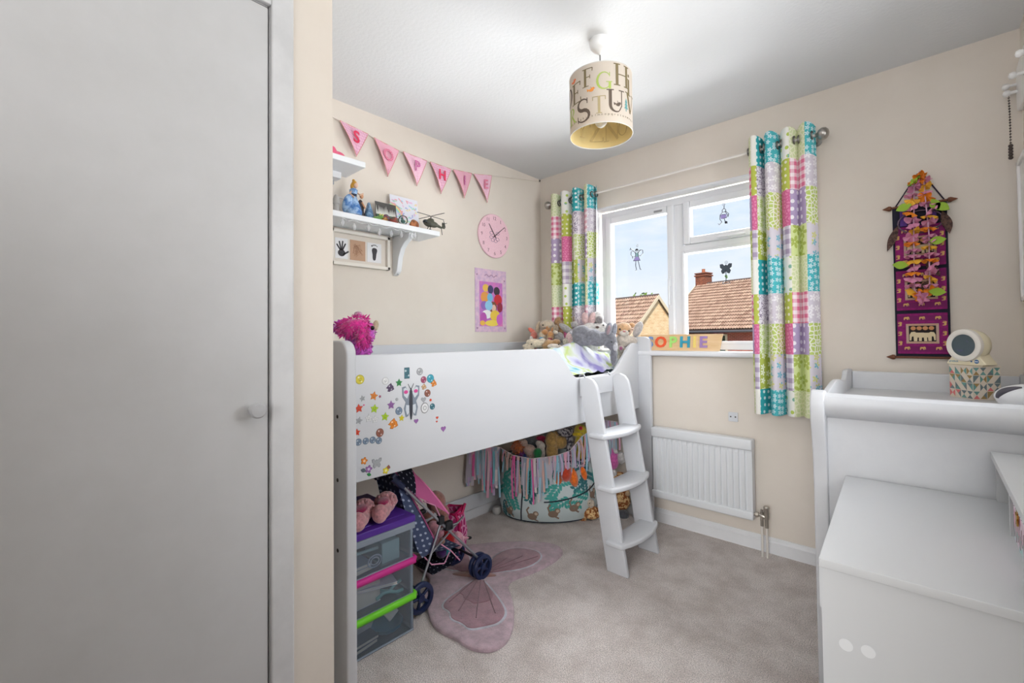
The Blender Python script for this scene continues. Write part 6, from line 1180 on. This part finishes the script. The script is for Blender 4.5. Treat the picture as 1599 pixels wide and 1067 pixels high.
for s_ in (0, 1):
    N = 19
    for i in range(N):
        t = i/(N-1); z = 1.845-.49*t; x = (2.178-.014*min(1, t*4)) if s_ == 0 else (2.204+.016*min(1, t*4)); m = (orp, pinkp, pinkp, yep, pinkp)[(i+s_*2) % 5]
        bloom((x+rl_.uniform(-.004, .004), -.052+rl_.uniform(-.004, .004), z+rl_.uniform(-.005, .005)), rl_.uniform(.026, .034), m, rl_.uniform(-.1, .95), rl_.uniform(0, 6))
for c, m in (((2.168, -.055, 1.850), gnp), ((2.205, -.058, 1.852), orp), ((2.19, -.055, 1.865), orp), ((2.180, -.056, 1.338), orp), ((2.196, -.058, 1.328), pinkp), ((2.185, -.057, 1.322), pinkp)): bloom(c, .030, m, rl_.uniform(.6, 1.4), rl_.uniform(0, 6))
for c, a in (((2.150, -.06, 1.47), 170), ((2.215, -.065, 1.565), 5), ((2.23, -.06, 1.752), -70), ((2.21, -.065, 1.35), -8), ((2.165, -.06, 1.742), 200), ((2.24, -.06, 1.73), -40)):
    b = B(); b.prism([(u, v) for u, v in leafp(.058, .018, R(a), (c[0], c[2]))], WW, -c[1], -c[1]+.0015); b.out('leaf', gnp, lei)
dc = thing('feather_charm', 'brown feathers of a dream charm hanging behind the flower garland', 'charm', (2.19, -.03, 1.70))
b = B(); b.tube([(2.19+.075*math.cos(2*PI*i/24), -.026, 1.665+.05*math.sin(2*PI*i/24)) for i in range(24)], .003, 6, True); b.out('hoop', plain((120, 100, 120), .8), dc, smooth=60)
for c, a, L in (((2.116, -.028, 1.66), -110, .12), ((2.262, -.028, 1.70), -78, .10), ((2.274, -.03, 1.685), -84, .09), ((2.20, -.03, 1.50), -60, .10), ((2.21, -.03, 1.40), -120, .08)):
    b = B(); b.prism(leafp(L, .015, R(a), (c[0], c[2]), 10), WW, -c[1], -c[1]+.0012); b.ribbon([(c[0], c[2]), (c[0]+L*math.cos(R(a)), c[2]+L*math.sin(R(a)))], .002, WW, -c[1]+.0012, -c[1]+.002); b.out('feather', mat('feather_brown', (112, 84, 74), .9, var=(90, (60, 44, 42), .4, .6)), dc)
# ------------------------------------------------------------------ changing table
ct = thing('changing_table', 'white sleigh sided changing table against the window wall', 'changing table', (2.2, -.48, 0)); wm = mat('nursery_white', (216, 217, 219), .4, var=(6, (209, 210, 213), .35, .65), bump=(40, .04, .001))
YZ = lambda u, v, d: (d, u, v)
pp = [(-.86, 0), (-.86, .80), (-.885, .88), (-.893, .94), (-.899, .965), (-.912, .98), (-.93, .984), (-.948, .978), (-.959, .962), (-.965, .93), (-.96, .88), (-.945, .83), (-.932, .76), (-.925, .65), (-.922, 0)]
for xa, xb in ((1.914, 1.954), (2.45, 2.49)):
    b = B(); b.prism(pp[::-1], YZ, xa, xb); bevel_out(b, 'post', wm, ct, .005)
b = B(); b.box((1.95, -.908, .04), (2.455, -.888, .93)); b.out('end_panel', wm, ct)
rail = [(-.893, .895), (-.893, .955), (-.900, .967), (-.915, .974), (-.935, .974), (-.952, .966), (-.96, .95), (-.957, .928), (-.945, .910), (-.925, .897), (-.91, .892)]
b = B(); b.prism(rail[::-1], YZ, 1.953, 2.451); b.out('top_rail', wm, ct, smooth=35)
lr = [(-.02, .70), (-.02, .995), (-.045, 1.002), (-.165, 1.004), (-.195, .998), (-.215, .982), (-.24, .969), (-.30, .965), (-.36, .972), (-.42, .980), (-.48, .983), (-.54, .980), (-.61, .972), (-.70, .960), (-.80, .950), (-.87, .946), (-.87, .70)]
for xa, xb in ((1.914, 1.934), (2.47, 2.49)):
    b = B(); b.prism(lr[::-1], YZ, xa, xb); bevel_out(b, 'side_rail', wm, ct, .004)
b = B(); b.box((1.934, -.05, .90), (2.47, -.03, .992), .005); b.out('back_rail', wm, ct)
b = B(); b.box((1.93, -.89, .895), (2.475, -.03, .913), .002); b.out('changing_top', wm, ct)
b = B(); b.box((1.93, -.88, .05), (2.48, -.03, .89)); b.out('carcass', wm, ct)
for k in range(3):
    z = .08+.20*k; b = B(); b.box((1.916, -.85, z), (1.932, -.06, z+.19), .004); o = b.out('drawer', wm, ct)
    for y in (-.65, -.26): b = B(); b.lathe([(0, 0), (.008, 0), (.008, -.01), (.016, -.018), (.014, -.026), (0, -.028)], (1.916, y, z+.095), 16, M.Rotation(PI/2, 3, 'Y')); b.out('knob', wm, o, smooth=40)
for y in (-.10, -.04):
    b = B(); b.box((1.918, y-.02, 0), (1.94, y+.02, .06)); b.out('foot', wm, ct)
# ------------------------------------------------------------------ low desk, riser, jewellery box
dk = thing('white_desk', 'low white desk with a plain end panel in front of the changing table', 'desk', (2.27, -1.26, 0)); dw = mat('melamine_white', (212, 213, 214), .45, bump=(300, .03, .0006))
b = B(); b.prism([(2.034, -1.622), (2.502, -1.618), (2.502, -.926), (2.002, -.926)], FL, .694, .712); bevel_out(b, 'top', dw, dk, .0015)
b = B(); b.prism([(2.036, -1.612), (2.500, -1.612), (2.500, -1.594), (2.036, -1.594)], FL, 0, .694); ep = b.out('end_panel', dw, dk)
b = B(); b.prism([(2.008, -.946), (2.50, -.946), (2.50, -.930), (2.008, -.930)], FL, 0, .694); b.out('end_panel', dw, dk)
b = B(); b.box((2.48, -1.594, .30), (2.50, -.946, .694)); b.out('back_panel', dw, dk)
b = B(); b.box((2.03, -1.594, .60), (2.045, -.946, .69)); b.out('apron', dw, dk)
for x, z in ((2.075, .549), (2.110, .552)):
    b = B(); b.cyl((x, -1.6122, z), (x, -1.613, z), .0115, seg=24); b.out('screw_cover', mat('cover_white', (234, 235, 236), .4), ep)
rs_ = thing('desktop_shelf', 'small white shelf unit standing on the desk against the right wall', 'shelf', (2.41, -1.3, .712))
b = B(); b.box((2.326, -1.75, .826), (2.50, -.928, .843), .001); b.out('top', dw, rs_)
for y in (-.945, -1.225, -1.75):
    b = B(); b.box((2.334, y, .7125), (2.50, y+.012, .826)); b.out('divider', dw, rs_)
b = B(); b.box((2.492, -1.74, .7125), (2.50, -.94, .826)); b.out('back_board', dw, rs_)
jb = thing('jewellery_box', 'pink lidded jewellery box with a gold butterfly clasp on the desk shelf', 'jewellery box', (2.39, -1.37, .713))
jm = mat('jewel_print', (240, 222, 232), .4, var=(30, (226, 158, 190), .40, .56)); jt = mat('jewel_print_low', (176, 216, 214), .4, var=(36, (236, 214, 226), .45, .58)); jp = mat('jewel_lid', (226, 120, 170), .35, var=(14, (206, 92, 150), .4, .6))
b = B(); b.box((2.338, -1.50, .742), (2.46, -1.245, .788), .001); b.out('body', jm, jb)
b = B(); b.box((2.3378, -1.5003, .713), (2.4602, -1.2447, .744), .001); b.out('lower_print', jt, jb)
b = B(); b.box((2.338, -1.50, .791), (2.46, -1.245, .812), .003); b.out('lid', jp, jb)
b = B(); b.box((2.3365, -1.50, .793), (2.3378, -1.246, .802)); b.out('lid_edge', plain((232, 214, 228), .4), jb)
b = B()
for k in range(12): b.prism(circ(.0025, 8, (-1.49+.021*k, .7975)), lambda u, v, d: (2.3365-d, u, v), 0, .0006)
b.out('dots', plain((86, 74, 110), .4), jb)
b = B(); f = lambda u, v, d: (2.337-d, -1.325+u, .779+v); b.prism(bfly(.014), f, 0, .003); b.prism([(-.007, .008), (.007, .008), (.007, .022), (-.007, .022)], f, 0, .002); b.out('clasp', mat('brass', (200, 160, 80), .25, 1), jb)
b = B(); r = random.Random(3)
for k in range(9): b.ribbon([(-1.48+.027*k, .72+r.uniform(0, .02)), (-1.47+.027*k, .745+r.uniform(0, .02)), (-1.475+.027*k+r.uniform(-.01, .01), .77)], .0025, lambda u, v, d: (2.3375-d, u, v), 0, .0006)
b.out('dancer_print', plain((150, 130, 130), .5), jb)
# ------------------------------------------------------------------ on the changing table
HCX, HCY = (2.327, -.285), None
pbx = thing('patterned_box', 'square card box printed with coloured triangles on the changing table', 'box', (2.334, -.21, .9135))
ca = V((2.327, -.290)); ex = V((.066, .046))*1.15; ey = V((-.060, .092))*1.02
bf = lambda u, v, d: (*(ca+ex*u+ey*d), .9135+v)
b = B(); b.prism([(0, 0), (1, 0), (1, .126), (0, .126)], bf, 0, 1); b.out('carton', mat('box_card', (224, 212, 196), .7), pbx)
b = B(); b.prism([(-.015, .122), (1.015, .122), (1.015, .1285), (-.015, .1285)], bf, -.015, 1.015); b.out('lid', mat('box_card', (224, 212, 196), .7), pbx)
tc_ = [plain(c, .7) for c in ((112, 128, 132), (108, 156, 150), (222, 120, 120), (164, 134, 84), (226, 214, 198))]; rt = random.Random(17); b = B()
for face in (0, 1):
    nc = 4
    for i in range(nc):
        for j in range(4):
            for q in range(2):
                b.k = rt.choice((0, 0, 1, 1, 2, 3)); u0, v0 = i/nc, .004+j*.030; h = .028; s = rt.choice((0, 1))
                tri = [(u0+.01, v0+(.0 if q == 0 else h)), (u0+1/nc-.01, v0+(.0 if q == 0 else h)), (u0+.5/nc, v0+h/2)] if s else [(u0+.01 if q == 0 else u0+1/nc-.01, v0), (u0+.01 if q == 0 else u0+1/nc-.01, v0+h), (u0+.5/nc, v0+h/2)]
                if face == 0: b.prism(tri, bf, -.004, -.002)
                else: b.prism(tri, lambda u, v, d: (*(ca-ex*d+ey*u), .9135+v), .004, .006)
b.out('triangle_print', tc_, pbx)
nc_ = thing('night_clock', 'cream round sleep trainer clock with a dark screen, standing on the patterned box', 'clock', (2.327, -.235, 1.042)); crm = mat('cream_plastic', (236, 226, 196), .4); ivm = mat('ivory_plastic', (238, 232, 222), .35)
zc = 1.042; an = math.atan2(-.74, -.67); ctr = V((2.322, -.235, zc+.078)); rot = M(((-math.sin(an), 0, math.cos(an)), (math.cos(an), 0, math.sin(an)), (0, 1, 0)))
b = B(); b.lathe([(0, -.036), (.040, -.036), (.056, -.028), (.062, -.010), (.063, .004), (.060, .014)], ctr, 40, rot); b.out('body', crm, nc_, smooth=50)
b = B(); b.lathe([(.060, .010), (.064, .016), (.062, .026), (.054, .030), (.044, .028), (.041, .024)], ctr, 40, rot); b.out('bezel', ivm, nc_, smooth=50)
b = B(); b.lathe([(0, .0255), (.043, .0255), (.043, .022), (0, .022)], ctr, 40, rot); b.out('screen', mat('lcd_grey', (74, 88, 92), .12), nc_, smooth=30)
b = B(); g = lambda u, v, d: (ctr+rot @ V((u, v, d)))[:]; b.prism(smoothpoly([(-.072, -.078), (.072, -.078), (.068, -.066), (.050, -.045), (.04, -.02), (-.04, -.02), (-.050, -.045), (-.068, -.066)], 1)[::1], g, -.034, .018); bevel_out(b, 'base', crm, nc_, .005)
b = B(); b.prism(circ(.0075, 18, (.040, -.062)), g, .018, .0195); b.prism(circ(.003, 12, (.022, -.062)), g, .018, .0195); b.out('button', plain((52, 104, 158), .4), nc_)
b = B(); b.box((-.003, -.0012, 0), (.003, .0012, .001)) if False else b.prism([(.034, -.0605), (.046, -.0605), (.046, -.0635), (.034, -.0635)], g, .0195, .020); b.out('button_mark', plain((226, 230, 232), .4), nc_)
b = B(); b.text('groclock', .0095, g, .0180, .0188, 0, -.042, -.063); b.out('lettering', plain((120, 164, 190), .4), nc_)
b = B(); b.prism(arcp(-.012, -.018, .012, .007, 180, 360), g, .0256, .0259); b.ribbon([(.012, .018), (.02, .012)], .003, g, .0256, .0259); b.out('screen_mark', plain((58, 66, 96), .3), nc_)
for u in (-.058, 0, .05):
    b = B(); b.prism(circ(.006, 10, (u, -.0785), .003), g, -.01, .012); b.out('foot', crm, nc_)
gd = thing('rounded_appliance', 'white rounded appliance with a dark grey curved inset on the changing table', 'appliance', (2.44, -.50, .9135))
b = B(); b.ell((2.452, -.50, .955), (.088, .052, .044), 0, 0, 28, 18); b.ell((2.46, -.50, .935), (.088, .046, .022), 0, 0, 24, 12); u = union(b, .005, 3); u.v = [(p[0], p[1], max(p[2], .9138)) for p in u.v]; u.out('shell', mat('gadget_white', (238, 239, 242), .2), gd, smooth=80)
b = B(); 
for i in range(12):
    pass
pts = []; rr = []
for i in range(13):
    a = R(178-70*i/12); x = 2.452+.080*math.cos(a); z = .9480+.042*math.sin(a); y = -.50-.052*math.sqrt(max(0.02, 1-(math.cos(a)*.91)**2-(math.sin(a)*.80)**2))*.97; pts.append((x, y, z)); rr.append(.0095*math.sin(PI*(i+1.2)/14)+.0012)
b.tube(pts, rr, 10); b.out('inset', mat('gadget_grey', (84, 80, 90), .3), gd, smooth=60)
# ------------------------------------------------------------------ right wall: peg rail with beads
pr = thing('peg_rail', 'white peg board with round knobs on the right wall', 'peg rail', (2.49, -.2, 2.1)); pw = mat('peg_white', (238, 236, 234), .35)
b = B(); b.prism(smoothpoly([(-.52, 2.04), (-.06, 2.04), (-.035, 2.07), (-.035, 2.19), (-.07, 2.225), (-.52, 2.225)], 1), lambda u, v, d: (2.504-d, u, v), 0, .018); bevel_out(b, 'board', pw, pr, .003)
for y, z in ((-.075, 2.12), (-.055, 2.155), (-.25, 2.12), (-.43, 2.12)):
    b = B(); b.lathe([(0, 0), (.006, 0), (.006, -.018), (.011, -.022), (.013, -.030), (.010, -.038), (0, -.041)], (2.486, y, z), 16, M.Rotation(PI/2, 3, 'Y')); b.out('knob', pw, pr, smooth=50)
bd = thing('bead_necklace', 'dark bead necklace hanging from the peg rail', 'necklace', (2.462, -.1, 2.12)); bdm = plain((70, 60, 56), .3)
for i in range(22):
    t = i/21; z = 2.10-.24*t; y = -.078-.012*math.sin(t*3); r = .0035 if t < .8 else .0075; b = B(); b.ell((2.462, y, z), (r,)*3, 0, 0, 10, 7); b.out('bead', bdm, bd, smooth=60)
b = B(); b.tube([(2.462, -.075, 2.118), (2.462, -.078, 2.10), (2.462, -.09, 1.98), (2.462, -.08, 1.86)], .0008, 4); b.out('thread', bdm, bd)
wb = thing('white_board', 'white framed board low on the right wall beneath the peg rail', 'board', (2.49, -.3, 1.6))
b = B(); b.box((2.488, -.6, 1.30), (2.5045, -.04, 1.845), .004); b.out('panel', pw, wb)
b = B(); frame_ = [((2.480, -.61, 1.83), (2.504, -.03, 1.85)), ((2.480, -.61, 1.29), (2.504, -.03, 1.31)), ((2.480, -.05, 1.29), (2.504, -.03, 1.85)), ((2.480, -.61, 1.29), (2.504, -.59, 1.85))]
for a, c in frame_: b.box(a, c, .003)
b.out('frame', pw, wb)
